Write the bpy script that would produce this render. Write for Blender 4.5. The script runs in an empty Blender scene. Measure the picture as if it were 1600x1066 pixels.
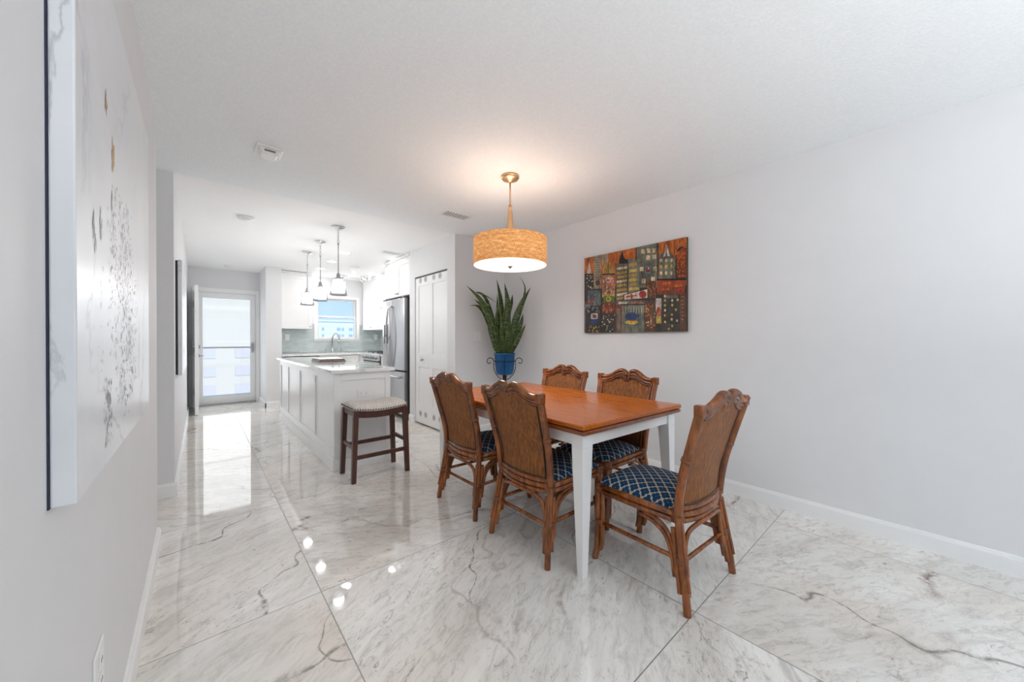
import bpy, bmesh, math, random
from mathutils import Vector, Matrix
random.seed(7)
S = bpy.context.scene
COL = S.collection
PI = math.pi

# ------------------------------------------------------------------ helpers
class MB:
    """collects shapes and links them as ONE mesh object"""
    def __init__(s):
        s.v = []; s.f = []; s.mi = []; s.sm = []
    def add(s, verts, faces, mi=0, smooth=False, M=None):
        o = len(s.v)
        for p in verts:
            p = Vector(p)
            s.v.append(M @ p if M is not None else p)
        for f in faces:
            s.f.append([o + i for i in f]); s.mi.append(mi); s.sm.append(smooth)
    def box(s, a, b, mi=0, M=None):
        x0, y0, z0 = a; x1, y1, z1 = b
        v = [(x0,y0,z0),(x1,y0,z0),(x1,y1,z0),(x0,y1,z0),(x0,y0,z1),(x1,y0,z1),(x1,y1,z1),(x0,y1,z1)]
        s.add(v, [(3,2,1,0),(4,5,6,7),(0,1,5,4),(1,2,6,5),(2,3,7,6),(3,0,4,7)], mi, False, M)
    def hexa(s, low, high, mi=0, M=None):
        s.add(list(low) + list(high), [(3,2,1,0),(4,5,6,7),(0,1,5,4),(1,2,6,5),(2,3,7,6),(3,0,4,7)], mi, False, M)
    def tube(s, pts, r, seg=10, mi=0, up=(0,0,1), sx=1.0, sy=1.0, smooth=True, M=None, closed=False):
        pts = [Vector(p) for p in pts]; n = len(pts)
        rs = r if isinstance(r, (list, tuple)) else [r] * n
        vs = []; ref = Vector(up)
        for i, p in enumerate(pts):
            if closed: t = pts[(i+1) % n] - pts[i-1]
            else: t = pts[min(i+1, n-1)] - pts[max(i-1, 0)]
            t.normalize()
            a = ref - t * ref.dot(t)
            if a.length < 1e-4:
                a = Vector((1,0,0)) - t * t.x
                if a.length < 1e-4: a = Vector((0,1,0))
            a.normalize(); b = t.cross(a)
            for k in range(seg):
                q = 2*PI*k/seg
                vs.append(p + (a*math.cos(q)*sx + b*math.sin(q)*sy) * rs[i])
        fs = []
        m = n if closed else n-1
        for i in range(m):
            j = (i+1) % n
            for k in range(seg):
                l = (k+1) % seg
                fs.append((i*seg+k, i*seg+l, j*seg+l, j*seg+k))
        if not closed:
            fs.append(tuple(reversed(range(seg)))); fs.append(tuple((n-1)*seg+k for k in range(seg)))
        s.add(vs, fs, mi, smooth, M)
    def lathe(s, prof, seg=32, c=(0,0,0), mi=0, smooth=True, M=None):
        vs = []; fs = []; n = len(prof); c = Vector(c)
        for r, z in prof:
            for k in range(seg):
                q = 2*PI*k/seg
                vs.append(c + Vector((r*math.cos(q), r*math.sin(q), z)))
        for i in range(n-1):
            for k in range(seg):
                l = (k+1) % seg
                fs.append((i*seg+k, i*seg+l, (i+1)*seg+l, (i+1)*seg+k))
        if prof[0][0] > 1e-6: fs.append(tuple(reversed(range(seg))))
        if prof[-1][0] > 1e-6: fs.append(tuple((n-1)*seg+k for k in range(seg)))
        s.add(vs, fs, mi, smooth, M)
    def cyl(s, a, b, r, seg=20, mi=0, smooth=True, M=None):
        s.tube([a, b], r, seg, mi, smooth=smooth, M=M)
    def prism(s, poly, axis, d0, d1, mi=0, M=None):
        """2-D polygon extruded along an axis ('x': poly=(y,z), 'y': (x,z), 'z': (x,y))"""
        def P(p, d):
            return {'x': (d,p[0],p[1]), 'y': (p[0],d,p[1]), 'z': (p[0],p[1],d)}[axis]
        n = len(poly)
        v = [P(p, d0) for p in poly] + [P(p, d1) for p in poly]
        f = [tuple(range(n)), tuple(range(2*n-1, n-1, -1))] + [(i, n+i, n+(i+1) % n, (i+1) % n) for i in range(n)]
        s.add(v, f, mi, False, M)
    def build(s, name, mats, parent=None, bevel=0, bseg=2, autosmooth=False):
        me = bpy.data.meshes.new(name)
        me.from_pydata([tuple(v) for v in s.v], [], s.f)
        if not isinstance(mats, (list, tuple)): mats = [mats]
        for m in mats: me.materials.append(m)
        me.polygons.foreach_set('material_index', s.mi)
        me.polygons.foreach_set('use_smooth', s.sm)
        bm = bmesh.new(); bm.from_mesh(me)
        bmesh.ops.recalc_face_normals(bm, faces=bm.faces)
        bm.to_mesh(me); bm.free(); me.update()
        o = bpy.data.objects.new(name, me); COL.objects.link(o)
        if parent is not None: o.parent = parent
        if bevel:
            b = o.modifiers.new('bevel', 'BEVEL'); b.width = bevel; b.segments = bseg
            b.limit_method = 'ANGLE'; b.angle_limit = math.radians(50)
        return o

def tag(o, label=None, cat=None, group=None, kind=None):
    if label: o['label'] = label
    if cat: o['category'] = cat
    if group: o['group'] = group
    if kind: o['kind'] = kind
    return o
def thing(name, label, cat, loc=(0,0,0), rz=0.0, group=None):
    o = bpy.data.objects.new(name, None); COL.objects.link(o)
    o.empty_display_size = 0.1
    o.location = loc; o.rotation_euler = (0,0,rz)
    return tag(o, label, cat, group)
def struct(o):
    o['kind'] = 'structure'; return o
def dup(root, loc, rz=0.0, label=None):
    r = root.copy(); COL.objects.link(r); r.location = loc; r.rotation_euler = (0,0,rz)
    if label: r['label'] = label
    for ch in list(root.children):
        c = ch.copy(); COL.objects.link(c); c.parent = r
        for g in list(ch.children):
            d = g.copy(); COL.objects.link(d); d.parent = c
    return r
def spline(pts, n=8):
    P = [Vector(p) for p in pts]; out = []
    for i in range(len(P)-1):
        p0 = P[i-1] if i > 0 else P[i]*2-P[i+1]
        p1, p2 = P[i], P[i+1]
        p3 = P[i+2] if i+2 < len(P) else P[i+1]*2-P[i]
        for k in range(n):
            t = k/n
            out.append(0.5*((2*p1)+(p2-p0)*t+(2*p0-5*p1+4*p2-p3)*t*t+(3*p1-p0-3*p2+p3)*t**3))
    out.append(P[-1]); return out

# ------------------------------------------------------------------ materials
def srgb(r, g, b):
    f = lambda c: (c/255/12.92) if c/255 <= 0.04045 else ((c/255+0.055)/1.055)**2.4
    return (f(r), f(g), f(b), 1)
class NT:
    def __init__(s, name):
        s.m = bpy.data.materials.new(name); s.m.use_nodes = True
        s.t = s.m.node_tree; s.b = s.t.nodes['Principled BSDF']; s.out = s.t.nodes['Material Output']
    def n(s, typ, **kw):
        x = s.t.nodes.new(typ)
        for k, v in kw.items(): setattr(x, k, v)
        return x
    def put(s, sock, val):
        if isinstance(val, bpy.types.NodeSocket): s.t.links.new(val, sock)
        elif val is not None: sock.default_value = val
    def math(s, op, a, b=None, c=None, clamp=False):
        x = s.n('ShaderNodeMath', operation=op, use_clamp=clamp)
        s.put(x.inputs[0], a); s.put(x.inputs[1], b)
        if c is not None: s.put(x.inputs[2], c)
        return x.outputs[0]
    def mix(s, fac, a, b, mode='MIX'):
        x = s.n('ShaderNodeMix', data_type='RGBA', blend_type=mode)
        s.put(x.inputs[0], fac); s.put(x.inputs[6], a); s.put(x.inputs[7], b)
        return x.outputs[2]
    def coord(s, which='Object'):
        return s.n('ShaderNodeTexCoord').outputs[which]
    def mapping(s, vec, scale=(1,1,1), rot=(0,0,0), loc=(0,0,0)):
        x = s.n('ShaderNodeMapping'); s.put(x.inputs[0], vec)
        x.inputs['Scale'].default_value = scale; x.inputs['Rotation'].default_value = rot; x.inputs['Location'].default_value = loc
        return x.outputs[0]
    def noise(s, vec, scale, detail=2, rough=0.5, dist=0.0):
        x = s.n('ShaderNodeTexNoise'); s.put(x.inputs['Vector'], vec)
        x.inputs['Scale'].default_value = scale; x.inputs['Detail'].default_value = detail
        x.inputs['Roughness'].default_value = rough; x.inputs['Distortion'].default_value = dist
        return x.outputs[0]
    def ramp(s, fac, stops):
        x = s.n('ShaderNodeValToRGB'); s.put(x.inputs[0], fac)
        e = x.color_ramp.elements
        while len(e) > 1: e.remove(e[-1])
        e[0].position, e[0].color = stops[0]
        for p, c in stops[1:]:
            k = e.new(p); k.color = c
        return x.outputs[0]
    def remap(s, v, a, b, c=0.0, d=1.0):
        x = s.n('ShaderNodeMapRange'); s.put(x.inputs[0], v)
        x.inputs[1].default_value = a; x.inputs[2].default_value = b; x.inputs[3].default_value = c; x.inputs[4].default_value = d
        return x.outputs[0]
    def bump(s, h, strength=0.2, dist=0.01):
        x = s.n('ShaderNodeBump'); s.put(x.inputs['Height'], h)
        x.inputs['Strength'].default_value = strength; x.inputs['Distance'].default_value = dist
        s.t.links.new(x.outputs[0], s.b.inputs['Normal'])
    def set(s, color=None, rough=None, metal=None, spec=None, coat=None, emit=None, estr=None):
        I = s.b.inputs
        s.put(I['Base Color'], color); s.put(I['Roughness'], rough); s.put(I['Metallic'], metal)
        s.put(I['Specular IOR Level'], spec); s.put(I['Coat Weight'], coat)
        if emit is not None: s.put(I['Emission Color'], emit); s.put(I['Emission Strength'], estr)
        return s.m

def plain(name, col, rough=0.5, metal=0.0, spec=0.5, coat=0.0, var=0.05, vscale=8, bump=0.0, bscale=60):
    t = NT(name); c = t.coord()
    n = t.noise(c, vscale, 3)
    f = t.remap(n, 0.3, 0.7, 1-var, 1+var)
    col4 = t.mix(1.0, col, f, 'MULTIPLY')
    if bump: t.bump(t.noise(c, bscale, 3), bump, 0.004)
    return t.set(col4, rough, metal, spec, coat)

M = {}
M['wall'] = plain('wall_paint', srgb(227,227,228), 0.6, spec=0.3, var=0.008, bump=0.04, bscale=220)
M['trim'] = plain('trim_paint', srgb(240,240,240), 0.35, var=0.008)
t = NT('textured_ceiling'); c = t.coord()
h = t.noise(c, 95, 4, 0.6)
t.bump(t.remap(h, 0.40, 0.70), 0.22, 0.006)
M['ceiling'] = t.set(t.mix(t.remap(h,0.4,0.7), srgb(238,242,244), srgb(245,248,250)), 0.9, 0, 0.1)
M['ceiling_smooth'] = plain('smooth_ceiling', srgb(246,246,246), 0.8, spec=0.2, var=0.006)

# polished marble-look tiles, 1.2 m square
t = NT('marble_tile_floor'); g = t.coord('Object')
sep = t.n('ShaderNodeSeparateXYZ'); t.put(sep.inputs[0], g)
T = 1.2
ux = t.math('DIVIDE', t.math('SUBTRACT', sep.outputs[0], 0.431), T)
uy = t.math('DIVIDE', t.math('SUBTRACT', sep.outputs[1], 1.871), T)
ix, iy = t.math('FLOOR', ux), t.math('FLOOR', uy)
fx, fy = t.math('FRACT', ux), t.math('FRACT', uy)
dx = t.math('MULTIPLY', t.math('MINIMUM', fx, t.math('SUBTRACT', 1.0, fx)), T)
dy = t.math('MULTIPLY', t.math('MINIMUM', fy, t.math('SUBTRACT', 1.0, fy)), T)
grout = t.math('LESS_THAN', t.math('MINIMUM', dx, dy), 0.0022)
cmb = t.n('ShaderNodeCombineXYZ'); t.put(cmb.inputs[0], ix); t.put(cmb.inputs[1], iy)
wn = t.n('ShaderNodeTexWhiteNoise', noise_dimensions='3D'); t.put(wn.inputs[0], cmb.outputs[0])
off = t.n('ShaderNodeVectorMath', operation='SCALE'); t.put(off.inputs[0], wn.outputs['Color']); off.inputs['Scale'].default_value = 37.0
# each tile turned by a random half turn / mirrored, then moved to its own piece of stone
sgn = t.math('SUBTRACT', t.math('MULTIPLY', t.math('GREATER_THAN', wn.outputs['Value'], 0.5), 2.0), 1.0)
pc = t.n('ShaderNodeCombineXYZ'); t.put(pc.inputs[0], t.math('MULTIPLY', sep.outputs[0], sgn)); t.put(pc.inputs[1], sep.outputs[1])
pv = t.n('ShaderNodeVectorMath', operation='ADD'); t.put(pv.inputs[0], pc.outputs[0]); t.put(pv.inputs[1], off.outputs[0])
p = t.mapping(pv.outputs[0], rot=(0,0,0.5), scale=(1,1,1))
ps = t.mapping(p, scale=(1.0,3.2,1))
cloud = t.noise(ps, 1.4, 6, 0.66, 0.6)
fine = t.noise(ps, 8, 9, 0.78, 0.8)
tint = t.noise(t.mapping(p, loc=(7,2,1)), 0.9, 3, 0.5)
base = t.mix(t.remap(cloud,0.36,0.64), srgb(224,221,215), srgb(245,243,239))
base = t.mix(t.math('MULTIPLY', t.remap(tint,0.50,0.70), 0.6, clamp=True), base, srgb(222,206,190))
base = t.mix(t.math('MULTIPLY', t.remap(fine,0.48,0.68), 0.6, clamp=True), base, srgb(168,162,154))
mask = t.remap(t.noise(p, 1.6, 4, 0.6), 0.40, 0.60)
spk = t.remap(t.noise(t.mapping(p, scale=(1,2.0,1)), 15, 8, 0.82, 1.5), 0.555, 0.66)
base = t.mix(t.math('MULTIPLY', t.math('MULTIPLY', spk, mask), 0.9, clamp=True), base, srgb(104,92,82))
spk2 = t.remap(t.noise(t.mapping(p, scale=(1,1.6,1), loc=(4,9,2)), 5, 8, 0.8, 1.0), 0.56, 0.66)
mask2 = t.remap(t.noise(t.mapping(p, loc=(1,6,4)), 1.1, 3, 0.5), 0.48, 0.62)
base = t.mix(t.math('MULTIPLY', t.math('MULTIPLY', spk2, mask2), 0.65, clamp=True), base, srgb(142,122,106))
def vein(scale, loc, w, msk_a, col, amt, base, rot, dist=5.0):
    q = t.mapping(p, loc=loc, rot=(0,0,rot))
    wv = t.n('ShaderNodeTexWave', wave_type='BANDS', bands_direction='Y', wave_profile='SAW'); t.put(wv.inputs['Vector'], q)
    wv.inputs['Scale'].default_value = scale; wv.inputs['Distortion'].default_value = dist
    wv.inputs['Detail'].default_value = 5; wv.inputs['Detail Scale'].default_value = 1.3; wv.inputs['Detail Roughness'].default_value = 0.62
    d = t.math('ABSOLUTE', t.math('SUBTRACT', wv.outputs['Fac'], 0.5))
    wob = t.remap(t.noise(q, 9, 4, 0.7), 0.35, 0.75, 0.15, 1.7)
    line = t.remap(t.math('DIVIDE', d, wob), 0.0, w, 1.0, 0.0)
    mk = t.remap(t.noise(t.mapping(p, loc=(loc[1]+3, loc[0], 2)), 1.3, 3), msk_a, msk_a+0.10)
    brk = t.remap(t.noise(q, 24, 4, 0.75), 0.36, 0.52)
    return t.mix(t.math('MULTIPLY', t.math('MULTIPLY', t.math('MULTIPLY', line, mk), brk), amt, clamp=True), base, col)
base = vein(0.22, (3,1,0), 0.020, 0.42, srgb(150,139,128), 0.5, base, 0.2, 9)
base = vein(0.16, (9,4,1), 0.009, 0.44, srgb(84,72,64), 0.92, base, 0.0, 8)
base = vein(0.13, (5,17,3), 0.017, 0.43, srgb(118,88,68), 0.92, base, -0.35, 8)
base = vein(0.20, (15,7,5), 0.009, 0.43, srgb(104,94,88), 0.85, base, 0.9, 7)
M['floor'] = t.set(t.mix(grout, base, srgb(140,136,130)), t.mix(grout, (0.025,)*3+(1,), (0.5,)*3+(1,)), 0, 0.95)

def wood(name, c1, c2, scale=(1,12,12), rough=0.3, coat=0.3, rot=(0,0,0)):
    t = NT(name); c = t.mapping(t.coord(), scale=scale, rot=rot)
    n = t.noise(c, 3.0, 7, 0.65, 0.8)
    t.bump(n, 0.02, 0.001)
    return t.set(t.ramp(n, [(0.32,c1),(0.68,c2)]), rough, 0, 0.5, coat)
M['table_top'] = wood('cherry_wood_top', srgb(158,74,16), srgb(194,106,30), (22,1.6,22), 0.22, 0.0)
M['table_top'].node_tree.nodes['Principled BSDF'].inputs['Specular IOR Level'].default_value = 0.35
M['table_edge'] = wood('cherry_wood_edge', srgb(106,52,26), srgb(146,80,42), (6,1.0,6), 0.3, 0.3)
M['dark_wood'] = wood('espresso_wood', srgb(58,34,26), srgb(92,56,44), (14,14,1.2), 0.4, 0.15)
t = NT('rattan_pole'); c = t.coord()
n = t.noise(t.mapping(c, scale=(1,1,0.25)), 26, 5, 0.6, 0.5)
n2 = t.noise(c, 5, 2)
cl = t.ramp(n, [(0.3, srgb(92,46,14)), (0.52, srgb(150,82,32)), (0.78, srgb(198,122,58))])
M['rattan'] = t.set(t.mix(t.remap(n2,0.35,0.65,0,0.5), cl, srgb(66,32,11)), 0.26, 0, 0.45, 0.3)
M['binding'] = plain('leather_binding', srgb(122,66,28), 0.38, coat=0.1, var=0.25, vscale=40, bump=0.3, bscale=90)
M['groove'] = plain('dark_brown_bead', srgb(62,30,16), 0.35, coat=0.2, var=0.2, vscale=20)
t = NT('woven_cane'); c = t.coord()
sp = t.n('ShaderNodeSeparateXYZ'); t.put(sp.inputs[0], c)
wx = t.math('SINE', t.math('MULTIPLY', sp.outputs[0], 2*PI/0.007))
wz = t.math('SINE', t.math('ADD', t.math('MULTIPLY', sp.outputs[2], 2*PI/0.011), t.math('MULTIPLY', t.math('FLOOR', t.math('DIVIDE', sp.outputs[0], 0.007)), PI)))
wv = t.math('MULTIPLY', t.math('ADD', wx, 1.0), t.math('ADD', wz, 1.4))
nn = t.noise(t.mapping(c, scale=(1,1,0.12)), 90, 4, 0.7)
nq = t.noise(c, 35, 3, 0.6)
wv2 = t.math('ADD', t.math('MULTIPLY', wv, 0.07), t.math('ADD', t.math('MULTIPLY', nn, 0.75), t.math('MULTIPLY', nq, 0.2)))
t.bump(t.math('ADD', t.math('MULTIPLY', wv, 0.4), nn), 0.5, 0.003)
M['cane'] = t.set(t.ramp(wv2, [(0.34, srgb(58,28,8)), (0.58, srgb(132,74,28)), (0.85, srgb(206,138,68))]), 0.45, 0, 0.35, 0.05)
# blue quatrefoil upholstery
t = NT('quatrefoil_fabric'); c = t.coord()
r45 = t.mapping(c, rot=(0,0,PI/4), scale=(1,1,1))
sp = t.n('ShaderNodeSeparateXYZ'); t.put(sp.inputs[0], r45)
def cell(o, s=0.042):
    return t.math('ABSOLUTE', t.math('SUBTRACT', t.math('FRACT', t.math('ADD', t.math('DIVIDE', o, s), 0.5)), 0.5))
a, b = cell(sp.outputs[0]), cell(sp.outputs[1])
da, db = t.math('SUBTRACT', a, 0.20), t.math('SUBTRACT', b, 0.20)
dd = t.math('SQRT', t.math('ADD', t.math('MULTIPLY', da, da), t.math('MULTIPLY', db, db)))
ins = t.remap(dd, 0.238, 0.262, 1.0, 0.0)
nz = t.noise(c, 500, 2)
blue = t.mix(t.remap(nz,0.3,0.7), srgb(8,38,68), srgb(24,76,114))
cream = t.mix(t.remap(nz,0.3,0.7), srgb(150,142,130), srgb(196,188,174))
t.bump(t.math('ADD', nz, t.math('MULTIPLY', ins, 0.4)), 0.3, 0.002)
M['fabric'] = t.set(t.mix(ins, cream, blue), 0.85, 0, 0.2)
t = NT('tweed_seat'); c = t.coord()
n = t.noise(c, 230, 3, 0.7); t.bump(n, 0.4, 0.002)
M['tweed'] = t.set(t.ramp(n, [(0.38, srgb(150,141,133)), (0.62, srgb(240,235,228))]), 0.9, 0, 0.2)
M['white_paint'] = plain('white_lacquer', srgb(236,236,236), 0.3, var=0.01)
M['cabinet'] = plain('white_cabinet_paint', srgb(238,238,238), 0.3, var=0.008)
t = NT('quartz_top'); c = t.coord()
n = t.noise(c, 3, 6, 0.6, 1.0)
M['quartz'] = t.set(t.ramp(n, [(0.42, srgb(214,213,211)), (0.5, srgb(236,236,235)), (0.7, srgb(242,242,241))]), 0.06, 0, 0.55)
t = NT('sea_glass_backsplash'); c = t.mapping(t.coord(), rot=(PI/2,0,0))
br = t.n('ShaderNodeTexBrick'); t.put(br.inputs['Vector'], c)
br.inputs['Color1'].default_value = srgb(184,194,193); br.inputs['Color2'].default_value = srgb(212,217,216); br.inputs['Mortar'].default_value = srgb(212,216,213)
br.inputs['Scale'].default_value = 1.0; br.inputs['Mortar Size'].default_value = 0.002
br.inputs['Brick Width'].default_value = 0.30; br.inputs['Row Height'].default_value = 0.075
n = t.noise(t.mapping(t.coord(), scale=(1,1,4)), 9, 5, 0.6, 0.6)
M['backsplash'] = t.set(t.mix(t.remap(n,0.35,0.65,0,0.55), br.outputs[0], srgb(164,178,178)), 0.12, 0, 0.5)
def brushed(name, col, rough, sc):
    t = NT(name); c = t.mapping(t.coord(), scale=sc)
    n = t.noise(c, 20, 3, 0.6)
    return t.set(t.mix(t.remap(n,0.3,0.7), tuple(x*0.93 for x in col[:3])+(1,), col), t.remap(n,0.3,0.7,rough*0.9,rough*1.15), 1.0, 0.5)
M['steel'] = brushed('brushed_steel', srgb(206,206,208), 0.30, (1,1,30))
M['steel_dark'] = plain('dark_steel_side', srgb(92,92,94), 0.4, 0.6)
M['chrome'] = plain('polished_chrome', srgb(232,232,234), 0.12, 1.0, var=0.02)
M['nickel'] = plain('brushed_nickel', srgb(176,176,178), 0.28, 1.0, var=0.02)
M['black'] = plain('black_enamel', srgb(22,22,24), 0.3, var=0.1)
M['iron'] = plain('dark_wrought_iron', srgb(46,42,40), 0.45, 0.5, var=0.2, vscale=30)
M['gold'] = plain('satin_gold_metal', srgb(218,182,142), 0.32, 0.9, var=0.03)
M['plastic'] = plain('white_plastic', srgb(236,236,234), 0.35, var=0.01)
M['vent_hole'] = plain('vent_hole_grey', srgb(160,160,160), 0.5, var=0.03)
M['rosette'] = plain('pale_grey_vent', srgb(208,208,208), 0.5, var=0.03)
M['grey_slot'] = plain('grey_slot', srgb(120,120,120), 0.5, var=0.05)
M['soil'] = plain('potting_soil', srgb(52,40,30), 0.95, var=0.4, vscale=60)
t = NT('blue_glaze'); c = t.coord()
M['pot'] = t.set(t.mix(t.remap(t.noise(c,6,3),0.3,0.7), srgb(0,70,124), srgb(2,94,152)), 0.3, 0, 0.4, 0.1)
t = NT('snake_plant_leaf'); c = t.coord('UV')
su = t.n('ShaderNodeSeparateXYZ'); t.put(su.inputs[0], c)
g2 = t.coord('Object')
band = t.noise(t.mapping(g2, scale=(14,14,70)), 1.0, 3, 0.6, 1.5)
lf = t.ramp(band, [(0.36, srgb(20,34,12)), (0.53, srgb(44,66,24)), (0.72, srgb(142,156,88))])
M['leaf'] = t.set(lf, 0.38, 0, 0.4)
M['leaf_edge'] = plain('leaf_margin', srgb(118,134,60), 0.4, var=0.15, vscale=20)
def emis(name, col, strength, base=(0.9,0.9,0.9,1)):
    t = NT(name); return t.set(base, 0.4, 0, 0.3, 0, col, strength)
M['bulb'] = emis('lit_led_disc', (1,0.98,0.95,1), 6.0)
t = NT('lit_frosted_glass')      # half clear, half glowing
tr_ = t.n('ShaderNodeBsdfTransparent'); em_ = t.n('ShaderNodeEmission'); em_.inputs[0].default_value = (1,0.99,0.97,1); em_.inputs[1].default_value = 1.5
mx_ = t.n('ShaderNodeMixShader'); mx_.inputs[0].default_value = 0.6
t.t.links.new(tr_.outputs[0], mx_.inputs[1]); t.t.links.new(em_.outputs[0], mx_.inputs[2]); t.t.links.new(mx_.outputs[0], t.out.inputs['Surface'])
M['frost'] = t.m
M['diffuser'] = emis('lit_acrylic_diffuser', (1.0,0.88,0.72,1), 0.66)
# burlap shade: woven, translucent, glowing from the lamps within
t = NT('burlap_shade'); c = t.coord()
ang = t.n('ShaderNodeSeparateXYZ'); t.put(ang.inputs[0], c)
th = t.math('ARCTAN2', ang.outputs[1], ang.outputs[0])
pc = t.n('ShaderNodeCombineXYZ'); t.put(pc.inputs[0], t.math('MULTIPLY', th, 0.283)); t.put(pc.inputs[1], ang.outputs[2])
na = t.noise(t.mapping(pc.outputs[0], scale=(30,420,1)), 1.0, 4, 0.7)
nb = t.noise(t.mapping(pc.outputs[0], scale=(420,30,1)), 1.0, 4, 0.7)
nc = t.noise(t.mapping(pc.outputs[0], scale=(18,60,1)), 1.0, 3, 0.6)
w = t.math('ADD', t.math('MULTIPLY', t.math('ADD', na, nb), 0.36), t.math('MULTIPLY', nc, 0.3))
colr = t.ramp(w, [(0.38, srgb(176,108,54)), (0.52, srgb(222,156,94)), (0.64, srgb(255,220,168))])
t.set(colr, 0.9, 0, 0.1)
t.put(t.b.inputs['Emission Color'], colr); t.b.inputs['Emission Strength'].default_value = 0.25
M['burlap'] = t.m
def glass(name, tint=(1,1,1,1), rough=0.0, ior=1.45):
    t = NT(name)
    tr = t.n('ShaderNodeBsdfTransparent'); tr.inputs[0].default_value = tint
    gl = t.n('ShaderNodeBsdfGlossy'); gl.inputs['Roughness'].default_value = rough
    fr = t.n('ShaderNodeFresnel'); fr.inputs[0].default_value = ior
    mx = t.n('ShaderNodeMixShader')
    t.t.links.new(fr.outputs[0], mx.inputs[0]); t.t.links.new(tr.outputs[0], mx.inputs[1]); t.t.links.new(gl.outputs[0], mx.inputs[2])
    t.t.links.new(mx.outputs[0], t.out.inputs['Surface'])
    return t.m
M['glass'] = glass('window_glass', (0.97,0.98,0.98,1))
M['bell_glass'] = glass('clear_bell_glass', (1,1,1,1), ior=1.1)
M['stucco'] = plain('white_stucco', srgb(206,200,192), 0.9, spec=0.1, var=0.01, vscale=0.4)
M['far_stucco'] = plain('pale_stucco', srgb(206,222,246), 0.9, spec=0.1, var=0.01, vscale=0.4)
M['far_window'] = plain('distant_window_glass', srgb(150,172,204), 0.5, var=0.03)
M['near_window'] = plain('hazy_window_glass', srgb(196,192,196), 0.5, var=0.02)
M['concrete'] = plain('pale_concrete', srgb(214,212,208), 0.9, var=0.04)

# ------------------------------------------------------------------ the setting
ZC = 2.448; ZK = 2.456
XL, XR, XH, XC, YB = -0.186, 3.10, -0.145, 2.325, 3.745
YW, YD, XP, YP = 8.15, 8.42, 0.875, 7.55
def sbox(name, a, b, mat, bevel=0):
    m = MB(); m.box(a, b); return struct(m.build(name, mat, None, bevel))
sbox('floor', (-2.2,-4.2,-0.12), (3.3,8.56,0.0), M['floor'])
sbox('ceiling', (-2.2,-4.2,ZC), (3.3,YB+0.01,ZC+0.12), M['ceiling'])
sbox('ceiling_kitchen', (-2.2,YB+0.01,ZK), (3.3,8.56,ZK+0.12), M['ceiling_smooth'])
LY0, LY1 = -3.6, -0.9      # unseen sliding door, added in the left wall to light from the left
m = MB(); m.box((XL-0.12,-4.2,0), (XL,LY0,ZC)); m.box((XL-0.12,LY1,0), (XL,2.92,ZC)); m.box((XL-0.12,LY0,2.12), (XL,LY1,ZC))
struct(m.build('wall_left', M['wall']))
m = MB()
for y in (LY0, (LY0+LY1)/2-0.03, LY1-0.06): m.box((XL-0.09,y,0.05), (XL-0.03,y+0.06,2.06))
m.box((XL-0.09,LY0,0), (XL-0.03,LY1,0.05)); m.box((XL-0.09,LY0,2.06), (XL-0.03,LY1,2.12))
d5 = struct(m.build('added_door_left', M['trim'], None, 0.004))
m = MB(); m.box((XL-0.063,LY0+0.06,0.05), (XL-0.057,LY1-0.06,2.06)); m.build('glass_pane', M['glass'], d5)
m = MB(); m.box((-2.2,3.755,0), (XH,3.88,ZK)); m.box((XH-0.12,3.88,0), (XH,8.52,ZK))
struct(m.build('wall_hall', M['wall']))
sbox('wall_side', (-2.32,2.5,0), (-2.2,3.9,ZC), M['wall'])
sbox('wall_side_near', (-2.2,2.80,0), (XL-0.12,2.92,ZC), M['wall'])
sbox('wall_right', (XR,-4.2,0), (XR+0.12,8.3,ZK), M['wall'])
DY0, DY1, DZ = 3.925, 4.82, 2.065     # closet door opening
m = MB()
m.box((XC,YB,0), (XR,YB+0.10,ZK))
m.box((XC,YB+0.10,0), (XC+0.10,DY0,ZK)); m.box((XC,DY1,0), (XC+0.10,4.985,ZK)); m.box((XC,DY0,DZ), (XC+0.10,DY1,ZK))
m.box((XC+0.10,4.885,0), (XR,4.985,ZK))
struct(m.build('wall_back', M['wall']))
WX0, WX1, WZ0, WZ1 = 1.815, 2.575, 1.205, 2.03
m = MB()
m.box((1.11,YW,0), (WX0,YW+0.12,ZK)); m.box((WX1,YW,0), (XR,YW+0.12,ZK))
m.box((WX0,YW,0), (WX1,YW+0.12,WZ0)); m.box((WX0,YW,WZ1), (WX1,YW+0.12,ZK))
struct(m.build('wall_kitchen', M['wall']))
sbox('wall_partition', (XP,YP,0), (1.11,8.52,ZK), M['wall'])
m = MB()
m.box((XH,YD,0), (-0.035,YD+0.10,ZK)); m.box((0.825,YD,0), (XP,YD+0.10,ZK)); m.box((-0.035,YD,2.045), (0.825,YD+0.10,ZK))
struct(m.build('wall_entry', M['wall']))
m = MB()
RX0, RX1, RZ1 = 0.15, 2.75, 2.15
m.box((XL,-4.2,0), (RX0,-4.08,ZC)); m.box((RX1,-4.2,0), (XR,-4.08,ZC)); m.box((RX0,-4.2,RZ1), (RX1,-4.08,ZC))
struct(m.build('wall_rear', M['wall']))
# unseen sliding glass door, put into the rear wall to admit daylight
m = MB()
for x in (RX0, 1.42, RX1-0.06): m.box((x,-4.17,0.05), (x+0.06,-4.11,RZ1-0.06))
m.box((RX0,-4.17,0), (RX1,-4.11,0.05)); m.box((RX0,-4.17,RZ1-0.06), (RX1,-4.11,RZ1))
d3 = struct(m.build('added_door_rear', M['trim'], None, 0.004))
m = MB(); m.box((RX0+0.06,-4.143,0.05), (RX1-0.06,-4.137,RZ1-0.06)); m.build('glass_pane', M['glass'], d3)

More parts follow.
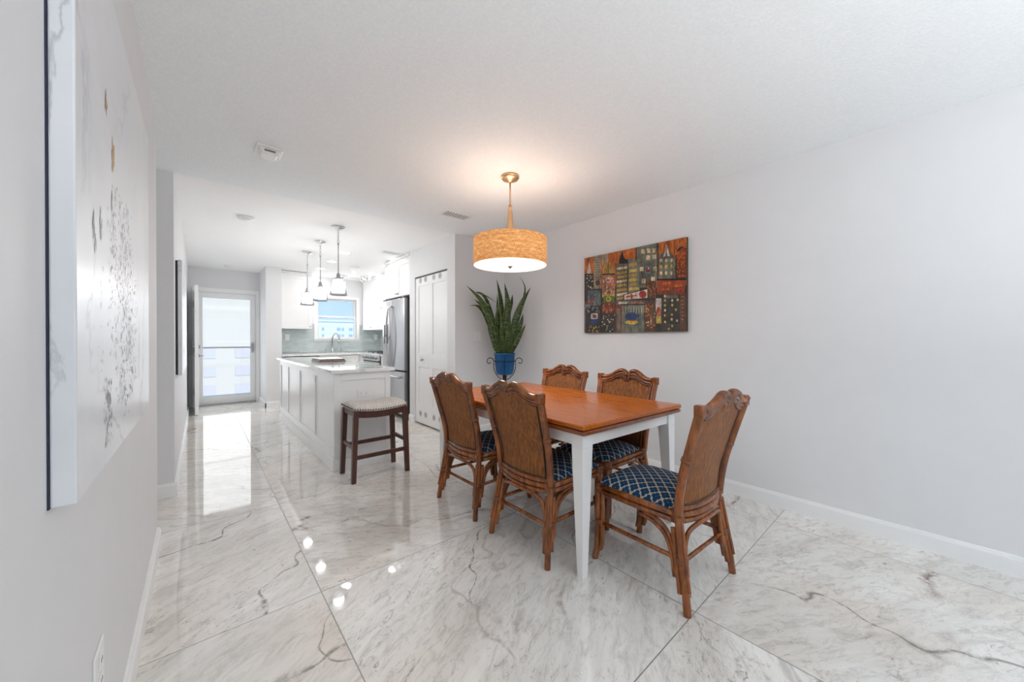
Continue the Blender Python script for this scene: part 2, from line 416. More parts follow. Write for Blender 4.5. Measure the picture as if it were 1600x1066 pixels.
# baseboards
def bb(name, segs):
    m = MB(); prof = [(0,0),(0.016,0),(0.016,0.080),(0.0145,0.087),(0.0105,0.090),(0.0095,0.096),(0.006,0.102),(0,0.102)]
    for (x0,y0,x1,y1,nx,ny) in segs:      # face line and its outward normal
        n = len(prof); vs = [(x0+nx*d, y0+ny*d, h) for d, h in prof]+[(x1+nx*d, y1+ny*d, h) for d, h in prof]
        m.add(vs, [tuple(range(n)), tuple(range(2*n-1,n-1,-1))]+[(i, n+i, n+(i+1) % n, (i+1) % n) for i in range(n)])
    return struct(m.build(name, M['trim']))
bb('baseboard_left', [(XL,-4.08,XL,LY0,1,0), (XL,LY1,XL,2.92,1,0)])
bb('baseboard_hall', [(-2.2,3.755,XH+0.016,3.755,0,-1), (XH,3.755,XH,8.36,1,0)])
bb('baseboard_right', [(XR,-4.08,XR,YB,-1,0)])
bb('baseboard_back', [(XC-0.016,YB,XR-0.016,YB,0,-1), (XC,YB-0.016,XC,DY0-0.01,-1,0), (XC,DY1+0.01,XC,4.985,-1,0)])
bb('baseboard_partition', [(XP-0.016,YP,1.11,YP,0,-1), (XP,YP-0.016,XP,YD-0.02,-1,0)])
# casing round the front door opening
m = MB()
m.box((-0.095,YD-0.018,0), (-0.032,YD,2.105)); m.box((0.822,YD-0.018,0), (XP-0.001,YD,2.105)); m.box((-0.032,YD-0.018,2.042), (0.822,YD,2.105))
m.box((-0.0349,YD,0.0), (-0.029,YD+0.099,2.031)); m.box((0.815,YD,0), (0.8249,YD+0.099,2.031)); m.box((-0.0349,YD,2.031), (0.8249,YD+0.099,2.0449))
struct(m.build('trim_1', M['trim'], None, 0.003))
# threshold
m = MB(); m.box((-0.03,YD-0.03,0), (0.815,YD+0.10,0.014)); struct(m.build('trim_2', M['nickel'], None, 0.003))

# glazed storm door (closed)
sy = YD+0.055
m = MB()
m.box((-0.028,sy,0.016), (0.045,sy+0.035,2.028)); m.box((0.735,sy,0.016), (0.813,sy+0.035,2.028))
m.box((0.045,sy,0.016), (0.735,sy+0.035,0.16)); m.box((0.045,sy,1.935), (0.735,sy+0.035,2.028))
d1 = struct(m.build('door_1', M['trim'], None, 0.004))
m = MB(); m.box((0.045,sy+0.014,0.16), (0.735,sy+0.020,1.935)); m.build('glass_pane', M['glass'], d1)
m = MB(); m.box((0.045,sy-0.004,1.025), (0.735,sy+0.024,1.05)); m.build('cross_bar', plain('pale_grey_bar', srgb(176,176,176), 0.5), d1, 0.003)
m = MB(); m.box((0.75,sy-0.02,0.95), (0.785,sy,1.13)); m.tube([(0.768,sy-0.02,1.10),(0.768,sy-0.05,1.08),(0.768,sy-0.05,1.0),(0.768,sy-0.02,0.98)], 0.008, 8)
m.build('door_handle', M['nickel'], d1, 0.002)

# solid entry door, standing open against the hall wall
m = MB()
m.box((-0.055,7.44,0.012), (-0.010,8.36,2.03))
for x0, x1 in ((-0.010,-0.005), (-0.060,-0.055)):
    for y0, y1 in ((7.55,7.86), (7.95,8.26)):
        for z0, z1 in ((0.2,0.85), (1.05,1.85)):
            m.box((x0,y0,z0), (x1,y1,z1))
d2 = struct(m.build('door_2', M['trim'], None, 0.004))
for z in (0.28, 1.02, 1.80):
    m = MB(); m.cyl((-0.070,8.37,z-0.055), (-0.070,8.37,z+0.055), 0.009, 10); m.box((-0.082,8.34,z-0.045), (-0.055,8.375,z+0.045)); m.build('hinge', M['nickel'], d2)
for sx in (-1, 1):
    xf = -0.055 if sx < 0 else -0.010
    m = MB(); m.cyl((xf,7.505,0.93), (xf+sx*0.012,7.505,0.93), 0.028, 16); m.cyl((xf,7.505,0.93), (xf+sx*0.055,7.505,0.93), 0.010, 10)
    m.tube(spline([(xf+sx*0.052,7.50,0.93),(xf+sx*0.056,7.55,0.932),(xf+sx*0.052,7.62,0.93)]), 0.009, 8); m.build('lever_handle', M['nickel'], d2)
    m = MB(); m.cyl((xf,7.505,1.07), (xf+sx*0.022,7.505,1.07), 0.027, 16); m.build('deadbolt', M['nickel'], d2)

# closet door with recessed panels and round vents
m = MB()
ya, yb, xa, xb = DY0+0.008, DY1-0.008, XC+0.012, XC+0.047
cols = ((ya+0.05, 4.325), (4.415, yb-0.085)); rows = ((0.285,0.80), (0.99,1.925))
m.box((xa+0.010,ya,0.02), (xb,yb,DZ-0.02))
def frame(m, x0, x1, Y, Z):        # stiles and rails round the recesses
    m.box((x0,Y[0],0.02), (x1,cols[0][0],Z)); m.box((x0,cols[0][1],0.02), (x1,cols[1][0],Z)); m.box((x0,cols[1][1],0.02), (x1,Y[1],Z))
    for c0, c1 in cols:
        m.box((x0,c0,0.02), (x1,c1,rows[0][0])); m.box((x0,c0,rows[0][1]), (x1,c1,rows[1][0])); m.box((x0,c0,rows[1][1]), (x1,c1,Z))
frame(m, xa, xa+0.010, (ya,yb), DZ-0.02)
d4 = struct(m.build('door_4', M['trim'], None, 0.003))
for z in (2.005, 0.155):
    for y in (4.665, 4.515, 4.285, 4.125):
        m = MB()
        Mx = Matrix.Translation((xa,y,z)) @ Matrix.Rotation(-PI/2, 4, 'Y')
        m.lathe([(0.040,0),(0.040,0.004),(0.034,0.006),(0.030,0.003)], 24, M=Mx)
        for k in range(8):
            q = k*PI/4
            m.cyl((xa-0.002,y+0.018*math.cos(q),z+0.018*math.sin(q)), (xa-0.0035,y+0.018*math.cos(q),z+0.018*math.sin(q)), 0.0065, 10, 1)
        m.cyl((xa-0.002,y,z), (xa-0.0035,y,z), 0.006, 10, 1)
        m.build('vent_rosette', [M['rosette'], M['vent_hole']], d4)
m = MB(); m.lathe([(0.010,0),(0.008,0.014),(0.016,0.022),(0.018,0.030),(0.012,0.037),(0,0.039)], 18, M=Matrix.Translation((xa,4.60,0.905)) @ Matrix.Rotation(-PI/2,4,'Y')); m.build('door_knob', M['nickel'], d4)
m = MB(); m.box((XC+0.010,DY0,DZ-0.014), (XC+0.05,DY1,DZ)); struct(m.build('closet_gap_shade', M['steel_dark']))  # dark strip standing in for the shaded gap above the closet door

# kitchen window
m = MB()
cx0, cx1, cz0, cz1 = 1.756, 2.634, 1.152, 2.088
for a, b in (((cx0,YW-0.02,cz0),(WX0,YW,cz1)), ((WX1,YW-0.02,cz0),(cx1,YW,cz1)), ((WX0,YW-0.02,WZ1),(WX1,YW,cz1)), ((WX0,YW-0.02,cz0),(WX1,YW,WZ0-0.021))): m.box(a, b)
m.box((cx0-0.01,YW-0.035,WZ0-0.02), (cx1+0.01,YW,WZ0))
w1 = struct(m.build('window_1', M['trim'], None, 0.003))
m = MB(); zm = 1.655
for z0, z1, yy in ((WZ0,zm+0.02,YW+0.04), (zm-0.02,WZ1,YW+0.07)):
    m.box((WX0,yy,z0), (WX0+0.035,yy+0.029,z1)); m.box((WX1-0.035,yy,z0), (WX1,yy+0.029,z1))
    m.box((WX0+0.035,yy,z0), (WX1-0.035,yy+0.029,z0+0.035)); m.box((WX0+0.035,yy,z1-0.035), (WX1-0.035,yy+0.029,z1))
m.build('window_sash', M['trim'], w1, 0.003)
m = MB(); m.box((WX0+0.035,YW+0.052,WZ0+0.035), (WX1-0.035,YW+0.056,zm-0.015)); m.box((WX0+0.035,YW+0.082,zm+0.015), (WX1-0.035,YW+0.086,WZ1-0.035)); m.build('glass_pane', M['glass'], w1)

# tiled backsplash on the kitchen walls
m = MB()
m.box((1.111,YW-0.010,0.925), (cx0,YW,1.50)); m.box((cx1,YW-0.010,0.925), (XR,YW,1.50)); m.box((cx0,YW-0.010,0.925), (cx1,YW,cz0))
m.box((XR-0.010,6.0,0.925), (XR,YW-0.010,1.50))
struct(m.build('trim_4', M['backsplash']))

# outside: gallery, near white building, far building
m = MB(); m.box((-3,8.57,-0.15), (6,10.2,-0.03)); struct(m.build('exterior_walkway', M['concrete']))
bl = thing('building', 'white neighbouring building seen through the glazed front door', 'building', (-6,60,-14))
m = MB(); m.box((-16,0,0), (13.6,10,40)); m.build('wall', M['stucco'], bl)
for r in range(4):
    z = 8.45 + r*2.35 - 2.0
    for x0, x1 in ((5.2,7.6), (9.6,13.2)) if r < 3 else ():
        m = MB(); m.box((x0,-0.06,z+1.6), (x1,0.02,z+2.9)); m.build('window', M['near_window'], bl)
fb = thing('apartment_building', 'long pale apartment block under blue sky seen through the kitchen window', 'building', (0,170,-12))
m = MB(); m.box((25,0,0), (75,12,20.9)); m.box((24.6,-0.5,20.9), (75.4,12.5,21.5)); m.build('wall', M['far_stucco'], fb)
for r in range(5):
    z = 5.0 + r*2.9
    m = MB(); m.box((25,-0.12,z+2.1), (75,0,z+2.3)); m.build('floor_slab', M['far_stucco'], fb)
    for k, x in enumerate([39.5,45.5,47.5,50.5,52.5,57,58.7,61.5,64]):
        m = MB(); m.box((x,-0.05,z+0.3), (x+(1.6 if k % 2 else 1.0),0.05,z+1.7)); m.build('window', M['far_window'], fb)

# ------------------------------------------------------------------ ceiling fittings
def ceil_vent(name, label, x, y, w, d, z, rz=0.0):
    v = thing(name, label, 'vent', (x,y,z), rz)
    m = MB()
    m.box((-w/2,-d/2,-0.008), (-w/2+0.02,d/2,0)); m.box((w/2-0.02,-d/2,-0.008), (w/2,d/2,0)); m.box((-w/2+0.02,-d/2,-0.008), (w/2-0.02,-d/2+0.02,0)); m.box((-w/2+0.02,d/2-0.02,-0.008), (w/2-0.02,d/2,0))
    m.build('frame', M['plastic'], v, 0.002)
    m = MB(); m.box((-w/2+0.02,-d/2+0.02,-0.002), (w/2-0.02,d/2-0.02,-0.0005)); m.build('duct_opening', M['grey_slot'], v)
    n = 9
    for k in range(n):
        x0 = -w/2+0.02+(w-0.04)*(k+0.5)/n
        m = MB(); m.box((-0.004,-d/2+0.02,-0.008), (0.004,d/2-0.02,0.0), M=Matrix.Translation((x0,0,0)) @ Matrix.Rotation(0.5,4,'Y')); m.build('louvre', M['plastic'], v)
ceil_vent('ceiling_vent', 'white louvred ceiling vent above the dining area near the closet corner', 1.975, 3.165, 0.32, 0.16, ZC)
ceil_vent('ceiling_vent', 'white ceiling vent in the kitchen in front of the refrigerator', 2.136, 5.19, 0.30, 0.14, ZK)
sd = thing('smoke_detector', 'white square smoke detector on the textured ceiling', 'smoke detector', (0.355,2.90,ZC))
m = MB(); m.box((-0.075,-0.075,-0.012), (0.075,0.075,0)); m.build('base', M['plastic'], sd, 0.01, 3)
m = MB(); m.hexa([(-0.045,-0.045,-0.042),(0.045,-0.045,-0.042),(0.045,0.045,-0.042),(-0.045,0.045,-0.042)], [(-0.062,-0.062,-0.012),(0.062,-0.062,-0.012),(0.062,0.062,-0.012),(-0.062,0.062,-0.012)]); m.build('cover', M['plastic'], sd, 0.008, 3)
m = MB(); m.box((-0.03,-0.0635,-0.030), (0.03,-0.050,-0.022)); m.build('sensor_slot', M['grey_slot'], sd)
def disc(label, x, y, r):
    o = thing('ceiling_disc', label, 'smoke detector', (x,y,ZK))
    m = MB(); m.lathe([(r,0),(r,-0.018),(r*0.93,-0.026),(0,-0.028)], 32); m.build('cover', M['plastic'], o)
    m = MB(); m.lathe([(r*0.5,-0.028),(r*0.48,-0.033),(0,-0.034)], 24); m.build('sensor_cap', M['plastic'], o)
disc('round white disc detector on the smooth hall ceiling, nearer one', 0.372, 4.66, 0.075)
disc('small round disc on the hall ceiling just before the front door', 0.384, 7.95, 0.06)

# recessed lights
def recessed(x, y, label):
    o = thing('recessed_light', label, 'ceiling light', (x,y,ZK), 0, 'recessed kitchen ceiling lights')
    m = MB(); m.lathe([(0.085,0),(0.085,-0.004),(0.070,-0.006),(0.066,-0.002)], 28); m.build('trim_ring', M['plastic'], o)
    m = MB(); m.lathe([(0.066,-0.0015),(0.066,-0.003),(0,-0.004)], 28); m.build('lens', M['bulb'], o)
    return o
names = ['first', 'second', 'third', 'last']
rl = None
def lamp(name, typ, loc, power, color=(1,1,1), size=0.1, rot=(0,0,0), **kw):
    L = bpy.data.lights.new(name, typ); L.energy = power; L.color = color
    if typ == 'AREA':
        L.size = size
        if 'sy' in kw: L.shape = 'RECTANGLE'; L.size_y = kw['sy']
        else: L.shape = 'DISK'
        if 'spread' in kw: L.spread = kw['spread']
    elif typ == 'SUN': L.angle = size
    else: L.shadow_soft_size = size
    o = bpy.data.objects.new(name, L); COL.objects.link(o); o.location = loc; o.rotation_euler = rot
    return o
RL = [(1.625,5.625),(1.636,6.395),(1.646,7.17),(1.657,7.92),(2.31,5.56),(2.625,6.325),(2.645,7.12)]
RLAB = ['lit recessed light over the island aisle, nearest of the row of four', 'lit recessed light over the island aisle, second from the near end',
        'lit recessed light over the aisle, third from the near end', 'lit recessed light just in front of the left wall cabinet, farthest of four',
        'lit recessed light in front of the refrigerator', 'lit recessed light by the right wall cabinets, middle of the right row', 'lit recessed light by the right wall cabinets, farthest of the right row']
for (x, y), lb in zip(RL, RLAB):
    if rl is None: rl = recessed(x, y, lb)
    else: dup(rl, (x,y,ZK), 0, lb)
    lamp('downlight', 'AREA', (x,y,ZK-0.012), 1.7, (1,0.99,0.98), 0.12)

# white ceiling fitting with spot heads
f = thing('ceiling_spotlight', 'white ceiling light fixture with chrome spot heads before the kitchen window', 'ceiling light', (2.08,6.68,ZK))
m = MB(); m.lathe([(0.095,0),(0.095,-0.015),(0.06,-0.05),(0.05,-0.09),(0.055,-0.115)], 28); m.build('canopy', M['plastic'], f)
m = MB(); m.lathe([(0.055,-0.115),(0.105,-0.130),(0.108,-0.185),(0.09,-0.20),(0,-0.205)], 28); m.build('housing', M['plastic'], f)
for k, a in enumerate((-0.55, 0.6, 2.6)):
    m = MB(); d = Vector((math.cos(a), math.sin(a), 0)); p0 = Vector((0,0,-0.155))
    m.cyl(p0+d*0.10, p0+d*0.17, 0.009, 10); m.tube([p0+d*0.17, p0+d*0.19+Vector((0,0,-0.005)), p0+d*0.25+Vector((0,0,-0.03))], [0.022,0.034,0.040], 16)
    sh = m.build('spot_head', M['chrome'], f)
    m = MB(); q = p0+d*0.251+Vector((0,0,-0.0305)); m.cyl(q, q+d*0.003+Vector((0,0,-0.0012)), 0.034, 16); m.build('lens', M['bulb'], sh)

# ------------------------------------------------------------------ pendants
pd = thing('drum_pendant', 'gold pendant lamp with burlap drum shade hanging over the dining table', 'pendant lamp', (1.825,2.140,0))
m = MB(); m.lathe([(0.072,ZC),(0.072,ZC-0.012),(0.062,ZC-0.026),(0.03,ZC-0.032),(0.012,ZC-0.05),(0.0,ZC-0.05)], 32); m.build('canopy', M['gold'], pd)
m = MB(); m.cyl((0,0,2.21), (0,0,ZC-0.045), 0.0065, 12); m.build('rod', M['gold'], pd)
m = MB(); m.lathe([(0.0,2.222),(0.013,2.222),(0.017,2.17),(0.024,2.09),(0.034,2.02),(0.045,1.965),(0.050,1.93),(0.0,1.93)], 28); m.build('stem_cone', M['gold'], pd)
m = MB(); R = 0.284
m.lathe([(R,1.757),(R,1.958),(R-0.004,1.958),(R-0.004,1.757),(R,1.757)], 72); sh = m.build('drum_shade', M['burlap'], pd)
m = MB(); m.lathe([(0,1.7525),(R*0.5,1.7535),(R-0.012,1.755),(R-0.003,1.757),(R-0.0042,1.762),(0,1.762)], 64); m.build('diffuser', M['diffuser'], pd)
m = MB(); m.lathe([(0,1.753),(0.020,1.7525),(0.018,1.746),(0.008,1.742),(0.006,1.734),(0,1.732)], 20); m.build('finial', M['nickel'], pd)
m = MB()
for k in range(3):
    q = k*2*PI/3+0.4; m.cyl((0.04*math.cos(q),0.04*math.sin(q),1.938), ((R-0.003)*math.cos(q),(R-0.003)*math.sin(q),1.945), 0.003, 8)
m.build('spider', M['gold'], pd)
for k in range(3):
    q = k*2*PI/3+1.4
    lamp('shade_bulb', 'POINT', (1.825+0.14*math.cos(q), 2.140+0.14*math.sin(q), 1.87), 0.9, (1,0.92,0.80), 0.05)

def island_pendant(x, y, label):
    o = thing('glass_pendant', label, 'pendant lamp', (x,y,ZK), 0, 'chrome glass pendants over the island')
    zb = 1.685-ZK
    m = MB(); m.lathe([(0.070,0),(0.070,-0.010),(0.055,-0.020),(0.014,-0.026),(0.008,-0.045),(0,-0.045)], 28); m.build('canopy', M['chrome'], o)
    m = MB()
    for k in range(5):
        c = Vector((0,0,-0.052-0.028*k)); pts = []
        for i in range(14):
            q = 2*PI*i/14; e = Vector((math.cos(q)*0.009, 0, math.sin(q)*0.017))
            if k % 2: e = Vector((0, e.x, e.z))
            pts.append(c+e)
        m.tube(pts, 0.0022, 6, closed=True, up=(0.3,0.4,1))
    m.build('chain', M['nickel'], o)
    m = MB(); m.cyl((0,0,-0.185), (0,0,-0.53), 0.005, 10); m.lathe([(0.0,-0.178),(0.009,-0.182),(0.009,-0.20),(0,-0.204)], 12); m.build('rod', M['nickel'], o)
    m = MB(); m.lathe([(0.0,-0.52),(0.014,-0.525),(0.020,-0.535),(0.020,-0.560),(0.026,-0.572),(0.040,-0.585),(0.042,-0.592),(0,-0.592)], 24); m.build('socket_cap', M['nickel'], o)
    m = MB(); m.lathe([(0.036,-0.592),(0.050,-0.600),(0.054,-0.62),(0.056,zb+0.022),(0.053,zb+0.022),(0.050,-0.62),(0.034,-0.596)], 28); m.build('inner_shade', M['frost'], o)
    m = MB(); m.lathe([(0.040,-0.590),(0.060,-0.597),(0.076,-0.625),(0.082,-0.67),(0.084,zb+0.012)], 32); m.build('bell_glass', M['bell_glass'], o)
    m = MB()
    for k in range(4):
        q = k*PI/2+0.75
        m.tube(spline([(0.040*math.cos(q),0.040*math.sin(q),-0.590),(0.064*math.cos(q),0.064*math.sin(q),-0.604),(0.078*math.cos(q),0.078*math.sin(q),-0.645),(0.084*math.cos(q),0.084*math.sin(q),zb+0.008)],5), 0.0022, 8)
    m.lathe([(0.082,zb+0.014),(0.092,zb+0.012),(0.092,zb),(0.080,zb),(0.082,zb+0.014)], 32)
    m.build('cage', M['nickel'], o)
    return o
ip = island_pendant(1.192, 4.39, 'chrome bell pendant over the island, nearest of the three')
dup(ip, (1.192,5.19,ZK), 0, 'chrome bell pendant over the island, middle of the three')
dup(ip, (1.192,5.94,ZK), 0, 'chrome bell pendant over the island, farthest of the three')
for y in (4.39, 5.19, 5.94): lamp('pendant_bulb', 'POINT', (1.192,y,1.77), 25.0, (1,0.99,0.98), 0.05)

# ------------------------------------------------------------------ dining table
TW, TL = 0.965, 1.560
tr = math.radians(-2.0)
tc = Vector((1.909,1.858,0))
tb = thing('dining_table', 'rectangular dining table with cherry wood top and white tapered legs', 'table', tc, tr)
def slab(z0, z1, inset, nm, mt, bev):
    m = MB(); hw, hl = TW/2-inset, TL/2-inset
    m.box((-hw,-hl,z0), (hw,hl,z1)); return m.build(nm, mt, tb, bev, 3)
slab(0.742, 0.766, 0, 'tabletop', M['table_top'], 0.006)
slab(0.714, 0.738, 0.002, 'extension_leaf', M['table_edge'], 0.009)
slab(0.736, 0.743, 0.016, 'groove_strip', M['groove'], 0)
m = MB(); fx0, fy0 = TW/2-0.030, TL/2-0.030
m.box((-fx0+0.012,-fy0+0.05,0.648), (-fx0+0.032,fy0-0.05,0.714)); m.box((fx0-0.032,-fy0+0.05,0.648), (fx0-0.012,fy0-0.05,0.714))
m.box((-fx0+0.05,-fy0+0.012,0.648), (fx0-0.05,-fy0+0.032,0.714)); m.box((-fx0+0.05,fy0-0.032,0.648), (fx0-0.05,fy0-0.012,0.714))
m.build('apron', M['white_paint'], tb, 0.002)
for sx in (-1, 1):
    for sy_ in (-1, 1):
        X, Y = sx*fx0, sy_*fy0
        def q(s, z): return [(X,Y,z),(X-sx*s,Y,z),(X-sx*s,Y-sy_*s,z),(X,Y-sy_*s,z)]
        m = MB(); m.hexa(q(0.038,0), q(0.076,0.64)); m.hexa(q(0.076,0.64), q(0.076,0.714)); m.build('leg', M['white_paint'], tb, 0.003)

# ------------------------------------------------------------------ rattan chairs
def yb_(z):      # y of the back posts at height z (front +y, rear feet y=0)
    P = [(0,0.0),(0.10,0.012),(0.20,0.030),(0.39,0.060),(0.55,0.045),(0.75,-0.010),(0.93,-0.062)]
    for (z0,y0),(z1,y1) in zip(P, P[1:]):
        if z <= z1: return y0+(y1-y0)*(z-z0)/(z1-z0)
    return P[-1][1]
def xb_(z):
    P = [(0,0.236),(0.20,0.220),(0.39,0.203),(0.55,0.211),(0.75,0.225),(0.93,0.236)]
    for (z0,x0),(z1,x1) in zip(P, P[1:]):
        if z <= z1: return x0+(x1-x0)*(z-z0)/(z1-z0)
    return P[-1][1]
CREST = [(0.212,0.896),(0.18,0.896),(0.15,0.903),(0.12,0.919),(0.09,0.938),(0.062,0.949),(0.04,0.948),(0.022,0.938),(0.006,0.916)]
def crest_z(x):
    x = abs(x); P = list(reversed(CREST))
    if x <= P[0][0]: return P[0][1]
    for (x0,z0),(x1,z1) in zip(P, P[1:]):
        if x <= x1: return z0+(z1-z0)*(x-x0)/(x1-x0)
    return P[-1][1]
def make_chair(label):
    t = thing('rattan_chair', label, 'chair', (0,0,0), 0, 'rattan dining chairs round the table')
    # rear legs: three bundled poles; the long one stands on the floor
    for s in (-1, 1):
        m = MB()
        m.tube(spline([(s*xb_(z), yb_(z), z) for z in (0,0.06,0.12,0.2,0.3,0.41)],4), 0.0165, 12)
        m.tube(spline([(s*(xb_(z)-0.026), yb_(z)+0.004, z) for z in (0.065,0.12,0.2,0.28,0.34)],4), 0.0125, 10)
        m.tube(spline([(s*(xb_(z)-0.002), yb_(z)+0.027, z) for z in (0.075,0.12,0.2,0.28,0.34)],4), 0.0125, 10)
        m.tube(spline([(s*(xb_(z)+0.003), yb_(z)-0.018, z) for z in (0.10,0.16,0.2,0.28,0.38)],4), [0.008]*17, 8)
        lg = m.build('leg', M['rattan'], t)
        for z0, z1, g in ((0.195,0.222,0.030), (0.368,0.418,0.031)):
            zc = (z0+z1)/2; m = MB()
            m.tube([(s*(xb_(z)-0.010), yb_(z)+0.006, z) for z in (z0,zc,z1)], [g,g*1.03,g], 14, sx=0.9, sy=0.95, up=(0,1,0))
            m.build('binding', M['binding'], lg)
        # back post above the seat
        m = MB()
        m.tube(spline([(s*(xb_(z)+0.004), yb_(z)-0.004, z) for z in (0.40,0.5,0.6,0.7,0.8,0.905)],4), 0.0175, 12, sx=1.15, sy=1.0, up=(0,1,0))
        m.tube(spline([(s*(xb_(z)-0.022), yb_(z)+0.004, z) for z in (0.40,0.5,0.6,0.7,0.8,0.885)],4), 0.010, 10)
        po = m.build('back_post', M['rattan'], t)
        m = MB()
        zt = 0.885
        m.box((s*xb_(zt)-0.021, yb_(zt)-0.021, 0.858), (s*(xb_(zt))+0.021, yb_(zt)+0.019, 0.912)); m.build('post_cap', M['rattan'], po, 0.007, 3)
        m = MB()
        zz = 0.66; m.tube([(s*(xb_(z)+0.002), yb_(z)-0.002, z) for z in (zz-0.008,zz,zz+0.008)], 0.0215, 14, up=(0,1,0), sx=1.1); m.build('binding', M['binding'], po)
    # front legs
    for s in (-1, 1):
        m = MB(); fx = 0.205
        m.tube(spline([(s*(fx+0.006),0.515,0),(s*fx,0.504,0.08),(s*fx,0.498,0.2),(s*fx,0.497,0.40)],5), 0.0165, 12)
        m.tube(spline([(s*(fx-0.026),0.508,0.05),(s*(fx-0.026),0.498,0.12),(s*(fx-0.024),0.494,0.38)],5), 0.0125, 10)
        m.tube(spline([(s*(fx+0.002),0.484,0.06),(s*fx,0.472,0.12),(s*fx,0.470,0.38)],5), 0.0125, 10)
        lg = m.build('leg', M['rattan'], t)
        for z0, z1 in ((0.195,0.222), (0.372,0.415)):
            m = MB(); m.tube([(s*(fx-0.010),0.490,z) for z in (z0,(z0+z1)/2,z1)], [0.030,0.031,0.030], 14, up=(0,1,0)); m.build('binding', M['binding'], lg)
    # seat rails: stacked poles
    m = MB()
    for z, g in ((0.403,0.015), (0.374,0.013)):
        for s in (-1, 1): m.tube([(s*0.203,0.06,z), (s*0.212,0.28,z), (s*0.207,0.50,z)], g, 10)
        m.tube(spline([(-0.20,0.497,z), (0,0.508,z), (0.20,0.497,z)],5), g, 10)
    for z, g, d in ((0.428,0.013,0.030), (0.400,0.015,0.034), (0.371,0.012,0.030)):
        m.tube(spline([(-0.196,yb_(z)+0.002,z), (-0.10,yb_(z)-d*0.8,z-0.004), (0,yb_(z)-d,z-0.006), (0.10,yb_(z)-d*0.8,z-0.004), (0.196,yb_(z)+0.002,z)],5), g, 10)
    m.build('seat_frame', M['rattan'], t)
    # arched braces
    m = MB()
    for s in (-1, 1):
        for o_ in (0, 0.020):
            m.tube(spline([(s*0.217,0.055+o_*0.6,0.13), (s*0.212,0.068+o_*0.8,0.22), (s*0.207,0.095+o_,0.295-o_*0.3), (s*0.206,0.145+o_*1.3,0.343-o_*0.8), (s*0.208,0.225+o_*1.3,0.360-o_*0.7)],5), 0.0095, 8)
    m.tube(spline([(-0.190,0.022,0.14),(-0.180,0.038,0.25),(-0.160,0.034,0.318),(-0.10,0.022,0.345),(0,0.014,0.352),(0.10,0.022,0.345),(0.160,0.034,0.318),(0.180,0.038,0.25),(0.190,0.022,0.14)],5), 0.0105, 8)
    m.build('arched_brace', M['rattan'], t)
    for s in (-1, 1):
        m = MB(); m.tube([(s*0.212,0.05,0.212), (s*0.205,0.49,0.207)], 0.0105, 10); m.build('stretcher', M['rattan'], t)
    m = MB(); m.tube([(-0.205,0.035,0.205), (0.205,0.035,0.205)], 0.0100, 10); m.build('stretcher', M['rattan'], t)
    # woven back panel with dark bead round it
    m = MB(); NX, NZ = 24, 26; vs = []; fs = []
    def pw(z): return xb_(z)-0.028
    for side in (0, 1):
        for i in range(NX+1):
            q = -1+2*i/NX
            for j in range(NZ+1):
                zt = crest_z(q*pw(0.86))-0.055
                z = 0.432+(zt-0.432)*j/NZ
                bow = -0.026*(1-q*q)*(0.35+0.65*(1-(j/NZ)))
                vs.append((q*pw(z), yb_(z)+bow+(0.005 if side else -0.005), z))
    K = (NX+1)*(NZ+1)
    for i in range(NX):
        for j in range(NZ):
            a = i*(NZ+1)+j
            fs.append((a, a+1, a+NZ+2, a+NZ+1)); fs.append((K+a+NZ+1, K+a+NZ+2, K+a+1, K+a))
    m.add(vs, fs, 0, True); pn = m.build('woven_panel', M['cane'], t)
    m = MB()
    for d in (-0.007, 0.007):
        for s in (-1, 1):
            m.tube([(s*(pw(z)-0.003), yb_(z)+d, z) for z in (0.436,0.5,0.6,0.7,0.8,0.845)], 0.0048, 8)
        m.tube([(q*(pw(0.44)-0.004), yb_(0.44)-0.026*(1-q*q)+d, 0.440) for q in (-1,-0.5,0,0.5,1)], 0.0048, 8)
        m.tube([(x, yb_(0.86)-0.011*(1-(x/0.2)**2)+d, crest_z(x)-0.052) for x in [(-0.196+0.392*k/24) for k in range(25)]], 0.0048, 8)
    m.build('panel_bead', M['groove'], t)
    # crest: three stacked scrolled mouldings per side
    m = MB()
    for s in (-1, 1):
        for dz, g, dpt, x_end in ((0.0,0.0150,1.55,0.012), (-0.024,0.0115,1.5,0.009), (-0.043,0.0095,1.45,0.007)):
            pts = []
            for x, z in CREST:
                xx = max(x, x_end); zz = z+dz-(0.010 if x < 0.01 else 0)
                pts.append((s*xx, yb_(zz)-0.010*(1-(x/0.205)**2), zz-g*0.3))
            rr = [g*0.8]+[g]*(len(pts)-2)+[g*0.75]
            m.tube(spline(pts,4), [g]*(4*(len(pts)-1))+[g*0.7], 12, sx=1.0, sy=dpt)
    m.build('crest_rail', M['rattan'], t)
    # thin dark tubes in the grooves between the mouldings
    m = MB()
    for s in (-1, 1):
        for fy in (-1, 1):
            for dz, yo in ((-0.0185,0.0135), (-0.0395,0.0115)):
                pts = [(s*max(x,0.012), yb_(z+dz)-0.010*(1-(x/0.205)**2)+fy*yo, z+dz) for x, z in CREST]
                m.tube(spline(pts,4), 0.0034, 8)
    m.build('crest_groove', M['groove'], t)
    # upholstered seat
    m = MB(); NX, NY = 20, 20; vs = []; fs = []
    def hw(y): return 0.196+0.020*min(1, max(0, (y-0.07)/0.42))
    for i in range(NX+1):
        q = -1+2*i/NX
        for j in range(NY+1):
            w = -1+2*j/NY
            # rounded-square map
            qx = q*math.sqrt(1-0.10*w*w); wy = w*math.sqrt(1-0.10*q*q)
            y = 0.292+wy*0.226
            e = (1-abs(q)**5)*(1-abs(w)**5)
            z = 0.412+0.036*e**0.6+0.024*(1-q*q)*(1-w*w)
            vs.append((qx*hw(y)*1.04, y, z))
    for i in range(NX):
        for j in range(NY):
            a = i*(NY+1)+j; fs.append((a, a+NY+1, a+NY+2, a+1))
    n0 = len(vs)
